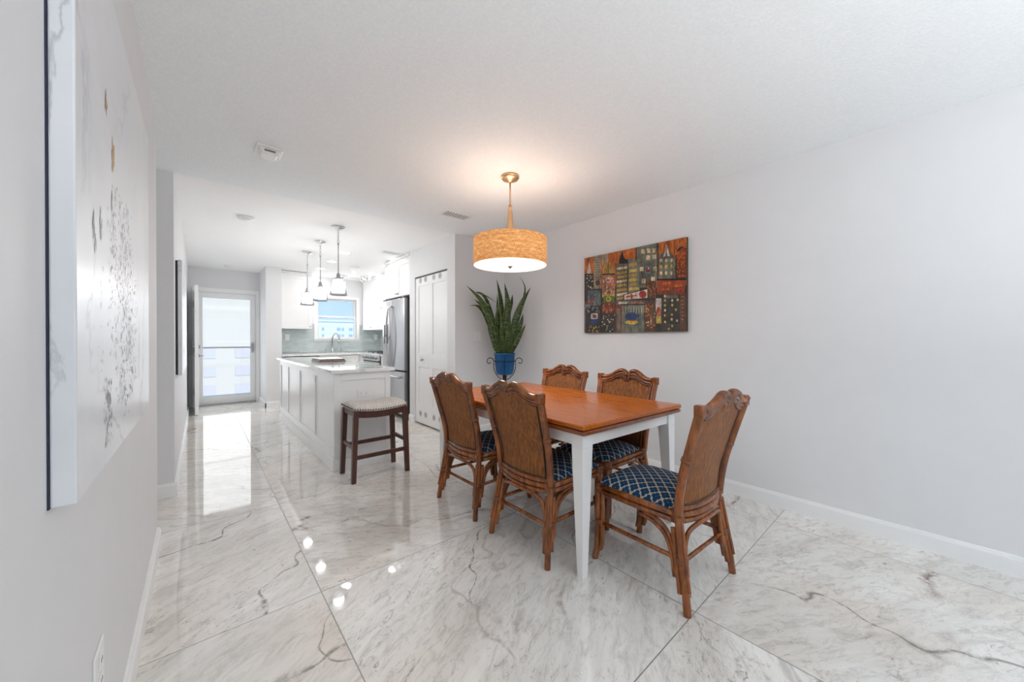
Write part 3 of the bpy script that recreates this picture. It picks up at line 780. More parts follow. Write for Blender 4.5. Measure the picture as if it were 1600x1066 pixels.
    ring = [i*(NY+1) for i in range(NX+1)]+[NX*(NY+1)+j for j in range(1,NY+1)]+[i*(NY+1)+NY for i in range(NX-1,-1,-1)]+[j for j in range(NY-1,0,-1)]
    for r in ring: vs.append((vs[r][0]*0.98, 0.292+(vs[r][1]-0.292)*0.98, 0.398))
    L = len(ring)
    for k in range(L): fs.append((ring[k], ring[(k+1) % L], n0+(k+1) % L, n0+k))
    fs.append(tuple(n0+k for k in range(L)))
    m.add(vs, fs, 0, True); m.build('seat_cushion', M['fabric'], t)
    return t
ch = make_chair('rattan chair in the foreground at the near end of the table, seat in full view')
ch.location = (1.815,0.672,0); ch.rotation_euler = (0,0,math.radians(-2.5))
dup(ch, (1.356,1.530,0), -PI/2, 'rattan chair with its back to us, nearer of two on the kitchen side')
dup(ch, (1.362,2.185,0), -PI/2, 'rattan chair with its back to us, the one nearest the bar stool')
dup(ch, (2.432,1.535,0), PI/2, 'rattan chair by the right wall below the city painting, nearer of the two')
dup(ch, (2.432,2.160,0), PI/2, 'rattan chair by the right wall, the one nearest the potted plant')

# ------------------------------------------------------------------ bar stool
st = thing('bar_stool', 'dark wood saddle stool with nail-trimmed tweed seat at the island end', 'stool', (1.188,3.255,0))
fx_, fy_, tx_, ty_ = 0.245, 0.165, 0.212, 0.146
for sx in (-1, 1):
    for s2 in (-1, 1):
        def q(x, y, z, h=0.021): return [(x-h,y-h,z),(x+h,y-h,z),(x+h,y+h,z),(x-h,y+h,z)]
        m = MB(); m.hexa(q(sx*(fx_-0.012),s2*(fy_-0.012),0,0.018), q(sx*tx_,s2*ty_,0.585)); m.build('leg', M['dark_wood'], st, 0.003)
def lx(z): return fx_-0.012+(tx_-fx_+0.012)*z/0.585
def ly(z): return fy_-0.012+(ty_-fy_+0.012)*z/0.585
for s2, z in ((-1,0.205), (1,0.25)):
    m = MB(); m.box((-lx(z)+0.015,s2*ly(z)-0.010,z-0.016), (lx(z)-0.015,s2*ly(z)+0.010,z+0.016)); m.build('stretcher', M['dark_wood'], st, 0.002)
for sx in (-1, 1):
    z = 0.285; m = MB(); m.box((sx*lx(z)-0.010,-ly(z)+0.015,z-0.016), (sx*lx(z)+0.010,ly(z)-0.015,z+0.016)); m.build('stretcher', M['dark_wood'], st, 0.002)
def saddle(x): return -0.022*(1-(x/0.235)**2)
m = MB()
N = 16
for s2 in (-1, 1):      # curved aprons
    y0 = s2*0.150; lo = []; hi = []
    poly = [(-0.215+0.43*k/N, 0.605+saddle(-0.215+0.43*k/N)) for k in range(N+1)]+[(0.215-0.43*k/N, 0.545+saddle(0.215-0.43*k/N)*1.1) for k in range(N+1)]
    m.prism(poly, 'y', y0-0.011, y0+0.011)
for sx in (-1, 1): m.box((sx*0.214-0.011,-0.15,0.545), (sx*0.214+0.011,0.15,0.600))
m.build('apron', M['dark_wood'], st, 0.002)
m = MB(); NX, NY = 24, 14; vs = []; fs = []
for side in (0, 1):
    for i in range(NX+1):
        q = -1+2*i/NX
        for j in range(NY+1):
            w = -1+2*j/NY; x = q*0.235*(1-0.03*w**4); y = w*0.172*(1-0.03*q**4)
            e = ((1-q**6)*(1-w**6))**0.5
            z = 0.600+saddle(x)+(0.014+0.034*e+0.010*(1-w*w) if side else 0.0)
            vs.append((x,y,z))
K = (NX+1)*(NY+1)
for i in range(NX):
    for j in range(NY):
        a = i*(NY+1)+j
        fs.append((a, a+1, a+NY+2, a+NY+1)); fs.append((K+a, K+a+NY+1, K+a+NY+2, K+a+1))
ring = [i*(NY+1) for i in range(NX+1)]+[NX*(NY+1)+j for j in range(1,NY+1)]+[i*(NY+1)+NY for i in range(NX-1,-1,-1)]+[j for j in range(NY-1,0,-1)]
for k in range(len(ring)):
    a, b = ring[k], ring[(k+1) % len(ring)]; fs.append((a, b, K+b, K+a))
m.add(vs, fs, 0, True); se = m.build('seat_cushion', M['tweed'], st)
m = MB()
def nail(x, y, z, nx, ny): m.tube([(x,y,z),(x+nx*0.004,y+ny*0.004,z)], [0.0062,0.0042], 8)
for k in range(22):
    x = -0.226+0.452*k/21
    for s2 in (-1, 1): nail(x, s2*0.1735, 0.6125+saddle(x), 0, s2)
for k in range(15):
    y = -0.158+0.316*k/14
    for sx in (-1, 1): nail(sx*0.2365, y, 0.6125, sx, 0)
m.build('nail_trim', plain('bronze_nails', srgb(66,50,42), 0.4, 0.3), se)

# ------------------------------------------------------------------ island
IX0, IX1, IY0, IY1, IZ = 0.912, 1.430, 3.500, 6.36, 0.880
isl = thing('kitchen_island', 'long white panelled kitchen island with the stool at its near end', 'island', (IX0,IY0,0))
w_, l_ = IX1-IX0, IY1-IY0
m = MB(); m.box((0.012,0.012,0.0), (w_,l_,IZ)); m.build('body', M['cabinet'], isl)
m = MB()      # applied battens along the hall side
ys = [0.0, 0.715, 1.475, 2.22, 2.80]
for y in ys: m.box((0,y+(0.013 if y == 0 else 0),0.19), (0.012,y+0.06,IZ-0.07))
m.box((0,0.013,IZ-0.07), (0.012,l_,IZ)); m.box((0,0.013,0.0), (0.012,l_,0.19))
m.build('side_panelling', M['cabinet'], isl, 0.002)
m = MB()
m.box((0,0,0), (0.055,0.012,IZ)); m.box((w_-0.05,0,0), (w_,0.012,IZ)); m.box((0.055,0,IZ-0.07), (w_-0.05,0.012,IZ)); m.box((0.055,0,0), (w_-0.05,0.012,0.27))
m.build('end_panelling', M['cabinet'], isl, 0.002)
m = MB(); m.box((-0.012,-0.012,0), (w_,0.0,0.10)); m.box((-0.012,0,0), (0.0,l_,0.10)); m.box((-0.008,-0.008,0.10), (w_,0,0.108)); m.box((-0.008,0,0.10), (0,l_,0.108))
m.build('base_moulding', M['trim'], isl, 0.003)
m = MB(); m.box((IX0-0.034,IY0-0.036,IZ), (1.462,IY1+0.06,IZ+0.032)); tag(m.build('island_countertop', M['quartz'], None, 0.004, 2), 'white quartz countertop lying on the kitchen island', 'countertop')
ZI = IZ+0.032
cb = thing('serving_tray', 'white tray with grey brown wooden edge lying on the island top', 'tray', (1.225,4.95,ZI), math.radians(0))
m = MB(); tw, td, th_ = 0.15, 0.20, 0.035
m.hexa([(-tw,-td,0),(tw,-td,0),(tw,td,0),(-tw,td,0)], [(-tw+0.012,-td+0.012,th_),(tw-0.012,-td+0.012,th_),(tw-0.012,td-0.012,th_),(-tw+0.012,td-0.012,th_)]); m.build('body', plain('weathered_grey_wood', srgb(132,116,110), 0.5, var=0.25, vscale=30), cb, 0.003)
m = MB(); m.box((-tw+0.014,-td+0.014,th_), (tw-0.014,td-0.014,th_+0.004)); m.build('top', M['white_paint'], cb, 0.002)

def outlet(name, label, cat, loc, rz, w=0.072, h=0.116, kind='outlet', horiz=False):
    # plate in local xz plane facing -y
    o = thing(name, label, cat, loc, rz)
    if horiz: w, h = h, w
    m = MB(); m.box((-w/2,-0.005,-h/2), (w/2,0,h/2)); m.build('cover_plate', M['plastic'], o, 0.002)
    if kind == 'outlet':
        for s in (-1, 1):
            c = (s*0.024, 0) if horiz else (0, s*0.024)
            m = MB(); m.box((c[0]-0.016,-0.0075,c[1]-0.016), (c[0]+0.016,-0.005,c[1]+0.016)); so = m.build('socket', M['plastic'], o, 0.003)
            m = MB()
            for d in (-0.006, 0.006):
                if horiz: m.box((c[0]-0.005,-0.0082,c[1]+d-0.001), (c[0]+0.005,-0.0074,c[1]+d+0.001))
                else: m.box((c[0]+d-0.001,-0.0082,c[1]-0.003), (c[0]+d+0.001,-0.0074,c[1]+0.006))
            m.build('slot', M['grey_slot'], so)
    else:
        n = max(1, round(w/0.06))
        for k in range(n):
            x = (k-(n-1)/2)*0.046
            m = MB(); m.hexa([(x-0.016,-0.005,-0.033),(x+0.016,-0.005,-0.033),(x+0.016,-0.005,0.033),(x-0.016,-0.005,0.033)], [(x-0.015,-0.011,-0.032),(x+0.015,-0.011,-0.032),(x+0.015,-0.0065,0.032),(x-0.015,-0.0065,0.032)]); m.build('rocker', M['plastic'], o, 0.001)
    return o
outlet('outlet', 'white double outlet on the end panel of the island', 'outlet', (1.176,IY0+0.0115,0.683), 0, horiz=True)
outlet('light_switch', 'white double rocker switch on the wall left of the plant', 'light switch', (2.648,YB,1.225), 0, 0.118, 0.116, 'switch')
outlet('outlet', 'white wall plate low on the left wall in the foreground', 'outlet', (XL,1.293,0.397), PI/2, 0.10, 0.116)
outlet('outlet', 'white outlet on the backsplash left of the kitchen window', 'outlet', (1.29,YW-0.0105,1.225), 0)
outlet('outlet', 'white outlet on the backsplash right of the kitchen window', 'outlet', (2.99,YW-0.0105,1.235), 0)

# ------------------------------------------------------------------ kitchen cabinets
def shaker(m, x0, x1, z0, z1, y, st=0.055, d=0.019):
    """door in local xz facing -y, front at y-d"""
    m.box((x0,y-d*0.55,z0), (x1,y,z1))
    m.box((x0,y-d,z0), (x0+st,y-d*0.55,z1)); m.box((x1-st,y-d,z0), (x1,y-d*0.55,z1))
    m.box((x0+st,y-d,z0), (x1-st,y-d*0.55,z0+st)); m.box((x0+st,y-d,z1-st), (x1-st,y-d*0.55,z1))
def knob(o, x, y, z):
    m = MB(); m.lathe([(0.006,0),(0.005,0.012),(0.012,0.018),(0.013,0.024),(0.008,0.029),(0,0.030)], 14, M=Matrix.Translation((x,y,z)) @ Matrix.Rotation(PI/2,4,'X')); m.build('knob', M['nickel'], o)
def cabinet(label, loc, rz, w, d, z0, z1, doors, knobs='low', toe=False, crown=False, group=None, nm='wall_cabinet', top=None):
    """local: front face y=0 looking -y, body behind; x 0..w"""
    o = thing(nm, label, 'cabinet', loc, rz, group)
    m = MB(); m.box((0,0,z0+(0.10 if toe else 0)), (w,d,z1 if top is None else top))
    if toe: m.box((0.01,0.06,0), (w-0.01,d,0.10))
    m.build('body', M['cabinet'], o, 0.002)
    if crown:
        m = MB(); m.box((0,-0.020,z1-0.005), (w,d,z1+0.03)); m.box((0,-0.045,z1+0.03), (w,d,z1+0.062)); m.build('crown_moulding', M['cabinet'], o, 0.008, 3)
    zt = z1-0.005; zb = z0+(0.105 if toe else 0.004)
    for k in range(doors):
        x0 = w*k/doors+0.003; x1 = w*(k+1)/doors-0.003
        m = MB(); shaker(m, x0, x1, zb, zt, 0); dr = m.build('door', M['cabinet'], o, 0.0015)
        right = (k % 2 == 0) if doors > 1 else True
        kx = x1-0.03 if right else x0+0.03
        knob(dr, kx, -0.019, zb+0.045 if knobs == 'low' else zt-0.045)
    return o
G1 = 'white wall cabinets in the kitchen'
ZU = 2.385
cabinet('white wall cabinet left of the kitchen window', (1.112,7.80,0), 0, 0.525, 0.345, 1.385, ZU, 1, crown=True, group=G1)
# right-hand wall cabinets face -x: local x runs along -Y
XU = 2.72
def rcab(label, y_hi, w, z0, z1, doors, x=XU, dep=None, **k):
    return cabinet(label, (x,y_hi,0), -PI/2, w, (XR-x-0.003) if dep is None else dep, z0, z1, doors, crown=True, **k)
rcab('white wall cabinet in the far right corner beside the window', 8.13, 0.56, 1.385, ZU, 1, group=G1)
rcab('white wall cabinet between the corner cabinet and the range cabinet', 7.568, 0.40, 1.385, ZU, 1, group=G1)
rcab('white short wall cabinet over the gas range', 7.166, 0.76, 1.80, ZU, 2, group=G1)
mw = thing('microwave', 'over-range microwave with dark door under the short cabinet', 'microwave', (2.70,7.166,1.385), -PI/2)
m = MB(); m.box((0.002,0,0), (0.758,0.395,0.41)); m.build('body', M['steel'], mw, 0.004)
m = MB(); m.box((0.01,-0.02,0.03), (0.56,0,0.40)); m.build('door', M['white_paint'], mw, 0.004)
m = MB(); m.tube([(0.60,-0.02,0.06),(0.60,-0.045,0.09),(0.60,-0.045,0.32),(0.60,-0.02,0.35)], 0.008, 8); m.build('handle', M['nickel'], mw)
rcab('white wall cabinet between range and refrigerator', 6.402, 0.455, 1.385, ZU, 1, group=G1)
rcab('white deep cabinet above the refrigerator', 5.915, 0.92, 1.845, ZU, 2, x=2.36, group=G1)
# gable panels each side of the refrigerator
m = MB(); m.box((2.335,5.92,0), (XR,5.942,ZU)); tag(m.build('gable_panel', M['cabinet'], None, 0.002), 'tall white gable panel on the far side of the refrigerator', 'panel')
# base run along the window wall (front y=7.55)
YF = 7.545
dw = thing('dishwasher', 'stainless dishwasher with black control strip under the window counter', 'dishwasher', (1.115,YF,0))
m = MB(); m.box((0.0,0,0.10), (0.60,0.58,0.875)); m.build('body', M['steel_dark'], dw)
m = MB(); m.box((0.003,-0.022,0.10), (0.597,0,0.80)); m.build('door', M['steel'], dw, 0.003)
m = MB(); m.box((0.003,-0.026,0.805), (0.597,0,0.878)); m.build('control_strip', M['black'], dw, 0.003)
m = MB(); m.box((0.02,0.05,0), (0.58,0.5,0.10)); m.build('toe_kick', M['black'], dw)
G2 = 'white base cabinets in the kitchen'
cabinet('white sink base cabinet under the kitchen window', (1.72,YF,0), 0, 0.70, 0.60, 0, 0.878, 2, 'high', True, group=G2, nm='base_cabinet', top=0.695)
cabinet('white corner base cabinet beside the gas range', (2.425,7.545,0), 0, 0.67, 0.60, 0, 0.878, 0, 'high', True, group=G2, nm='base_cabinet')
cabinet('white narrow base cabinet between range and refrigerator', (2.46,6.40,0), -PI/2, 0.455, 0.637, 0, 0.878, 1, 'high', True, group=G2, nm='base_cabinet')
m = MB()
m.box((1.112,YF-0.035,0.88), (1.85,8.138,0.918)); m.box((2.36,YF-0.035,0.88), (XR-0.011,8.138,0.918)); m.box((1.85,YF-0.035,0.88), (2.36,7.64,0.918)); m.box((1.85,8.02,0.88), (2.36,8.138,0.918))
m.box((2.425,7.17,0.88), (XR-0.011,YF-0.035,0.918))
tag(m.build('window_countertop', M['quartz'], None, 0.003), 'white quartz countertop along the wall under the kitchen window', 'countertop')
m = MB(); m.box((2.43,5.945,0.88), (XR-0.011,6.402,0.918)); tag(m.build('side_countertop', M['quartz'], None, 0.003), 'short quartz countertop between range and refrigerator', 'countertop')
m = MB(); m.box((2.46,7.17,0), (XR,7.545,0.878)); tag(m.build('filler_panel', M['cabinet'], None, 0.002), 'white cabinet panel between the gas range and the corner', 'panel')
# sink and faucet
m = MB(); m.box((1.852,7.642,0.70), (2.358,8.018,0.712)); m.box((1.852,7.642,0.70), (1.858,8.018,0.900)); m.box((2.352,7.642,0.70), (2.358,8.018,0.900)); m.box((1.852,7.642,0.70), (2.358,7.648,0.900)); m.box((1.852,8.012,0.70), (2.358,8.018,0.900))
tag(m.build('sink', M['steel'], None, 0.003), 'steel sink set into the counter below the window', 'sink')
fa = thing('faucet', 'tall gooseneck faucet behind the kitchen sink', 'faucet', (2.075,8.075,0.918))
m = MB(); m.lathe([(0.028,0),(0.028,0.008),(0.018,0.02),(0.016,0.10)], 20); m.build('base', M['nickel'], fa)
m = MB(); m.tube(spline([(0,0,0.08),(0,0,0.26),(0.012,-0.02,0.345),(0.045,-0.05,0.395),(0.085,-0.085,0.375),(0.10,-0.10,0.31),(0.10,-0.10,0.25)],6), 0.0125, 12); m.build('gooseneck_spout', M['nickel'], fa)
m = MB(); m.cyl((0.10,-0.10,0.26), (0.10,-0.10,0.19), 0.017, 14); m.build('spray_head', M['nickel'], fa)
m = MB(); m.tube([(0.015,0,0.05),(0.05,0,0.055),(0.09,-0.01,0.075)], [0.010,0.008,0.006], 10); m.build('lever', M['nickel'], fa)
for dx in (-0.13, 0.17):
    so = thing('soap_dispenser', 'small metal dispenser left of the gooseneck faucet' if dx < 0 else 'small metal dispenser right of the gooseneck faucet', 'soap dispenser', (2.075+dx,8.08,0.918))
    m = MB(); m.lathe([(0.018,0),(0.018,0.006),(0.010,0.012),(0.010,0.055),(0,0.056)], 14); m.build('base', M['nickel'], so)
    m = MB(); m.tube([(0,0,0.05),(0,-0.01,0.066),(0,-0.06,0.062)], 0.006, 8); m.build('nozzle', M['nickel'], so)

# gas range, front facing -x
rg = thing('gas_range', 'stainless gas range with black grates and front knobs', 'range', (2.43,7.165,0), -PI/2)
m = MB(); m.box((0,0,0.10), (0.76,0.63,0.905)); m.box((0.02,0.04,0), (0.74,0.6,0.10)); m.build('body', M['steel_dark'], rg, 0.003)
m = MB(); m.box((0,-0.01,0.905), (0.76,0.63,0.925)); m.build('cooktop', M['steel'], rg, 0.004)
m = MB(); m.hexa([(0,-0.055,0.80),(0.76,-0.055,0.80),(0.76,0.0,0.80),(0,0.0,0.80)], [(0,-0.020,0.915),(0.76,-0.020,0.915),(0.76,0.0,0.915),(0,0.0,0.915)]); cp = m.build('control_panel', M['steel'], rg, 0.004)
for k in range(5):
    x = 0.09+k*0.145; m = MB(); Mk = Matrix.Translation((x,-0.040,0.855)) @ Matrix.Rotation(PI/2-0.29,4,'X')
    m.lathe([(0.026,0),(0.024,0.022),(0.020,0.028),(0,0.029)], 18, M=Mk); m.box((-0.005,-0.020,0.026), (0.005,0.020,0.036), M=Mk); m.build('knob', M['nickel'], rg)
m = MB(); m.box((0.01,-0.035,0.26), (0.75,0,0.775)); od = m.build('oven_door', M['steel'], rg, 0.004)
m = MB(); m.box((0.01,-0.038,0.775), (0.75,0,0.798)); m.build('door_gap', M['black'], rg)
m = MB(); m.box((0.12,-0.037,0.36), (0.64,-0.034,0.62)); m.build('oven_window', M['black'], od)
m = MB(); m.tube([(0.06,-0.035,0.72),(0.06,-0.08,0.72),(0.70,-0.08,0.72),(0.70,-0.035,0.72)], 0.012, 10); m.build('handle', M['steel'], od)
m = MB(); m.box((0.01,-0.030,0.11), (0.75,0,0.25)); m.build('drawer', M['steel'], rg, 0.004)
for k in range(3):
    x0 = 0.02+k*0.243; m = MB()
    for yy in (0.05,0.19,0.33,0.47,0.58): m.box((x0,yy,0.945), (x0+0.233,yy+0.012,0.960))
    for xx in (0, 0.11, 0.221): m.box((x0+xx,0.05,0.945), (x0+xx+0.012,0.592,0.960))
    for xx in (0, 0.221):
        for yy in (0.05, 0.58): m.box((x0+xx,yy,0.925), (x0+xx+0.012,yy+0.012,0.950))
    m.build('grate', M['black'], rg, 0.002)

# french-door refrigerator
fr = thing('refrigerator', 'stainless french door refrigerator with bowed handles', 'refrigerator', (2.285,5.905,0), -PI/2)
FW = 0.83
m = MB(); m.box((0,0.055,0.03), (FW,0.80,1.79)); m.build('body', M['steel_dark'], fr, 0.004)
def rdoor(x0, x1, z0, z1, nm):
    m = MB(); N = 12; poly = []
    for k in range(N+1):
        x = x0+(x1-x0)*k/N; q = (x-FW/2)/(FW/2); poly.append((x, -0.030*(1-q*q)))
    poly += [(x1,0.052),(x0,0.052)]
    m.prism(poly, 'z', z0, z1); return m.build(nm, M['steel'], fr, 0.004)
dl = rdoor(0.002, FW/2-0.003, 0.725, 1.80, 'door'); dr_ = rdoor(FW/2+0.003, FW-0.002, 0.725, 1.80, 'door')
dz = rdoor(0.002, FW-0.002, 0.07, 0.700, 'freezer_drawer')
for s, d in ((-1, dl), (1, dr_)):
    m = MB(); xx = FW/2+s*0.018
    m.tube(spline([(xx,-0.030,1.70),(xx+s*0.006,-0.070,1.66),(xx+s*0.045,-0.082,1.42),(xx+s*0.058,-0.084,1.22),(xx+s*0.045,-0.082,1.02),(xx+s*0.006,-0.070,0.80),(xx,-0.030,0.76)],5), 0.013, 10); m.build('handle', M['steel'], d)
m = MB(); m.tube([(0.10,-0.012,0.62),(0.10,-0.065,0.62),(FW-0.10,-0.065,0.62),(FW-0.10,-0.012,0.62)], 0.014, 10); m.build('handle', M['steel'], dz)
m = MB(); m.box((0.02,0.0,1.80), (0.10,0.12,1.825)); m.box((FW-0.10,0.0,1.80), (FW-0.02,0.12,1.825)); m.build('hinge_cover', M['steel_dark'], fr, 0.004)
m = MB(); m.box((0.11,-0.030,1.12), (0.28,-0.014,1.42)); m.build('dispenser', M['steel_dark'], dl, 0.004)
m = MB(); m.box((0.01,0.06,0.0), (FW-0.01,0.78,0.03)); m.build('toe_grille', M['black'], fr)

# ------------------------------------------------------------------ plant and stand
PX, PY = 2.775, 3.355
ps_ = thing('plant_stand', 'dark wrought iron plant stand with scrolled arms in the corner', 'plant stand', (PX,PY,0))
rv = Vector((0.7576,-0.6528,0)); fv = Vector((0.6528,0.7576,0))
m = MB(); m.tube([(0,0,0.02),(0,0,0.40),(0,0,0.70),(0,0,0.762)], [0.012,0.015,0.022,0.026], 12); m.build('stem', M['iron'], ps_)
m = MB(); m.tube([(0.128*math.cos(k*PI/18),0.128*math.sin(k*PI/18),0.925) for k in range(36)], 0.005, 8, closed=True); m.build('ring', M['iron'], ps_)
for k in range(4):
    d = (rv, fv, -rv, -fv)[k]; Z = Vector((0,0,1)); m = MB()
    m.tube(spline([Z*0.70, d*0.05+Z*0.715, d*0.105+Z*0.775, d*0.130+Z*0.85, d*0.130+Z*0.925, d*0.150+Z*0.958, d*0.190+Z*0.960, d*0.212+Z*0.930, d*0.200+Z*0.900, d*0.178+Z*0.898, d*0.170+Z*0.915],6), 0.0045, 8); m.build('scroll_arm', M['iron'], ps_)
for k in range(3):
    q = 0.5+k*2*PI/3; d = Vector((math.cos(q),math.sin(q),0)); Z = Vector((0,0,1)); m = MB()
    m.tube(spline([Z*0.33, d*0.08+Z*0.25, d*0.15+Z*0.10, d*0.19+Z*0.012, d*0.22+Z*0.008],6), 0.006, 8); m.build('foot', M['iron'], ps_)
pp = thing('potted_plant', 'tall snake plant in a ribbed blue pot in the corner', 'plant', (PX,PY,0.764))
m = MB(); seg = 96; prof = [(0.0,0.0),(0.078,0.0),(0.092,0.010),(0.105,0.05),(0.113,0.12),(0.117,0.19),(0.119,0.235),(0.128,0.238),(0.128,0.258),(0.118,0.258),(0.112,0.22),(0,0.22)]
vs = []; fs = []
for i, (r, z) in enumerate(prof):
    for k in range(seg):
        q = 2*PI*k/seg; rr = r*(1+(0.018*math.cos(q*32) if 2 <= i <= 6 else 0)); vs.append((rr*math.cos(q), rr*math.sin(q), z))
for i in range(len(prof)-1):
    for k in range(seg):
        l = (k+1) % seg; fs.append((i*seg+k, i*seg+l, (i+1)*seg+l, (i+1)*seg+k))
m.add(vs, fs, 0, True); m.build('pot', M['pot'], pp)
m = MB(); m.lathe([(0.112,0.222),(0.112,0.230),(0,0.236)], 32); m.build('soil', M['soil'], pp)
def leaf(pts, w, twist=0.0):
    w *= 1.2; C = spline(pts, 8); n = len(C); vs = []; fs = []; mi = []
    for i, p in enumerate(C):
        q = i/(n-1)
        wid = w*(0.55+0.45*min(1,q*3.0))*(1-max(0,(q-0.45)/0.55)**1.7) if q < 1 else 0
        wid = max(wid, 0.0012)
        tg = (C[min(i+1,n-1)]-C[max(i-1,0)]).normalized()
        side = rv*math.cos(twist+q*0.5)+fv*math.sin(twist+q*0.5)
        side = (side-tg*side.dot(tg)).normalized(); nr = tg.cross(side)
        for a, h in ((-1,0.14), (-0.86,0.10), (0,-0.10), (0.86,0.10), (1,0.14)): vs.append(p+side*a*wid*0.5+nr*h*wid)
        for a, h in ((-0.86,0.06), (0,-0.16), (0.86,0.06)): vs.append(p+side*a*wid*0.5+nr*h*wid)
    m = MB(); E = 8
    for i in range(n-1):
        b = i*E
        for (u, v, k) in ((0,1,1),(1,2,0),(2,3,0),(3,4,1),(4,7,1),(7,6,0),(6,5,0),(5,0,1)):
            fs.append((b+u, b+v, b+E+v, b+E+u)); mi.append(k)
    m.add(vs, fs, 0, True); m.mi = mi
    m.build('leaf', [M['leaf'], M['leaf_edge']], pp)
def L(bx, tip, bend=0.0, w=0.055, dep=0.0, mids=None, tw=0.0):
    """bx: base offset to the right; tip=(right, up); dep: depth lean"""
    b = rv*bx+fv*(dep*0.15)+Vector((0,0,0.225)); tp = rv*tip[0]+fv*dep+Vector((0,0,tip[1]))
    if mids: pts = [b]+[rv*a+fv*(dep*0.6)+Vector((0,0,z)) for a, z in mids]+[tp]
    else:
        md = b.lerp(tp, 0.55)+rv*bend; pts = [b, b.lerp(md,0.5)+rv*bend*0.3, md, tp]
    leaf(pts, w, tw)
L(-0.06,(-0.45,1.06),mids=[(-0.13,0.55),(-0.26,0.86)],w=0.062,dep=-0.10)
L(-0.05,(-0.10,0.86),mids=[(-0.12,0.62),(-0.23,0.93),(-0.34,0.985),(-0.22,0.94)],w=0.050,dep=-0.02,tw=0.6)
L(-0.07,(-0.43,0.83),mids=[(-0.15,0.50),(-0.24,0.74),(-0.33,0.83)],w=0.052,dep=0.05)
L(-0.05,(-0.36,0.90),mids=[(-0.14,0.60),(-0.25,0.80)],w=0.05,dep=-0.06)
L(-0.08,(-0.185,0.66),mids=[(-0.13,0.40),(-0.175,0.55)],w=0.048,dep=-0.08)
L(-0.03,(-0.09,0.98),-0.02,0.06,0.04)
L(-0.02,(-0.10,1.16),mids=[(-0.03,0.62),(-0.05,0.92)],w=0.055,dep=0.08)
L(0.01,(0.0,1.09),mids=[(0.02,0.60),(0.04,0.85)],w=0.078,dep=-0.08)
L(0.02,(0.095,0.97),mids=[(0.03,0.62),(0.085,0.86)],w=0.056,dep=0.06,tw=0.4)
L(0.05,(0.31,1.04),mids=[(0.11,0.56),(0.20,0.83)],w=0.075,dep=-0.06)
L(0.04,(0.18,1.20),mids=[(0.10,0.60),(0.22,0.90),(0.245,1.06)],w=0.022,dep=0.10)
L(0.06,(0.225,0.74),mids=[(0.14,0.46),(0.20,0.62)],w=0.05,dep=0.05)
L(0.07,(0.25,0.60),mids=[(0.13,0.36),(0.20,0.50)],w=0.048,dep=-0.08)
L(0.03,(0.15,0.80),0.02,0.055,0.12)
L(-0.01,(-0.04,0.80),0.0,0.062,-0.10)
L(0.03,(0.07,0.74),0.0,0.062,-0.11)
L(-0.04,(-0.11,0.74),-0.01,0.055,-0.05)
L(0.0,(0.03,0.92),0.01,0.055,0.10)
L(-0.06,(-0.16,0.52),-0.02,0.05,0.08)
L(0.06,(0.13,0.62),0.02,0.052,0.02)

# ------------------------------------------------------------------ paintings
# city painting on the right wall (2 cm canvas); design drawn in its own picture plane
CY0, CY1, CZ0, CZ1, CT = 2.394, 1.339, 1.253, 2.038, 0.032
cp_ = thing('city_painting', 'colourful canvas of crowded city towers under an orange sky on the right wall', 'painting', (XR,(CY0+CY1)/2,CZ0))
PW, PH = CY0-CY1, CZ1-CZ0
m = MB(); m.box((-CT,-PW/2,0), (-0.0001,PW/2,PH)); m.build('canvas', plain('dark_canvas_edge', srgb(66,52,42), 0.6, var=0.2), cp_)
PAINT = {'orange':(214,106,28),'deep':(176,66,20),'grey':(104,104,94),'dark':(60,56,54),'brown':(104,70,50),'teal':(88,108,108),'beige':(176,150,120),'ochre':(196,150,60),'pink':(196,112,80),
         'cream':(226,206,160),'green':(92,128,54),'yellow':(222,188,66),'red':(196,50,30),'white':(220,208,196),'blue':(36,62,128),'black':(34,30,30),'sage':(124,128,112),'rust':(140,58,30),'lav':(140,136,150)}
pk = list(PAINT); pm = []
for k in pk:
    t = NT('paint_'+k); c = t.coord(); r_, g_, b_ = PAINT[k]
    n = t.noise(t.mapping(c, scale=(1,1,0.4)), 38, 5, 0.7, 0.8); n2 = t.noise(c, 9, 3)
    g0 = (r_+g_+b_)/3; r_, g_, b_ = [0.82*v+0.18*g0 for v in (r_,g_,b_)]; lo = srgb(r_*0.52,g_*0.5,b_*0.48); hi = srgb(min(255,r_*1.08),min(255,g_*1.06),min(255,b_*1.04))
    t.bump(n, 0.25, 0.002)
    pm.append(t.set(t.mix(t.remap(t.math('ADD', t.math('MULTIPLY',n,0.7), t.math('MULTIPLY',n2,0.3)),0.36,0.62), lo, hi), 0.45, 0, 0.4))
m = MB(); lay = [0]
def pt(x, y):
    # sketch units (x 97..1030, sloping top edge) to picture plane
    q = (x-97)/933; wl, wr = 1/3.837, 1/3.038
    s = q*wr/((1-q)*wl+q*wr); yt = 265-180*q; yb0 = 950-8*q
    return (PW/2-PW*s, PH*min(1,max(0,(yb0-y)/(yb0-yt))))
def shp(col, pts):
    lay[0] += 1; d = -CT-0.0004-lay[0]*0.00001
    P = [pt(min(1030,max(97,p[0])),p[1]) for p in pts]
    m.add([(d,a,b) for a, b in P], [tuple(range(len(P)))], pk.index(col))
def rc(col, x0, y0, x1, y1): shp(col, [(x0,y0),(x1,y0),(x1,y1),(x0,y1)])
def ell(col, x, y, rx, ry, a0=0, a1=360, n=14): shp(col, [(x+rx*math.cos(math.radians(a0+(a1-a0)*k/n)), y+ry*math.sin(math.radians(a0+(a1-a0)*k/n))) for k in range(n+(0 if a1-a0 >= 360 else 1))])
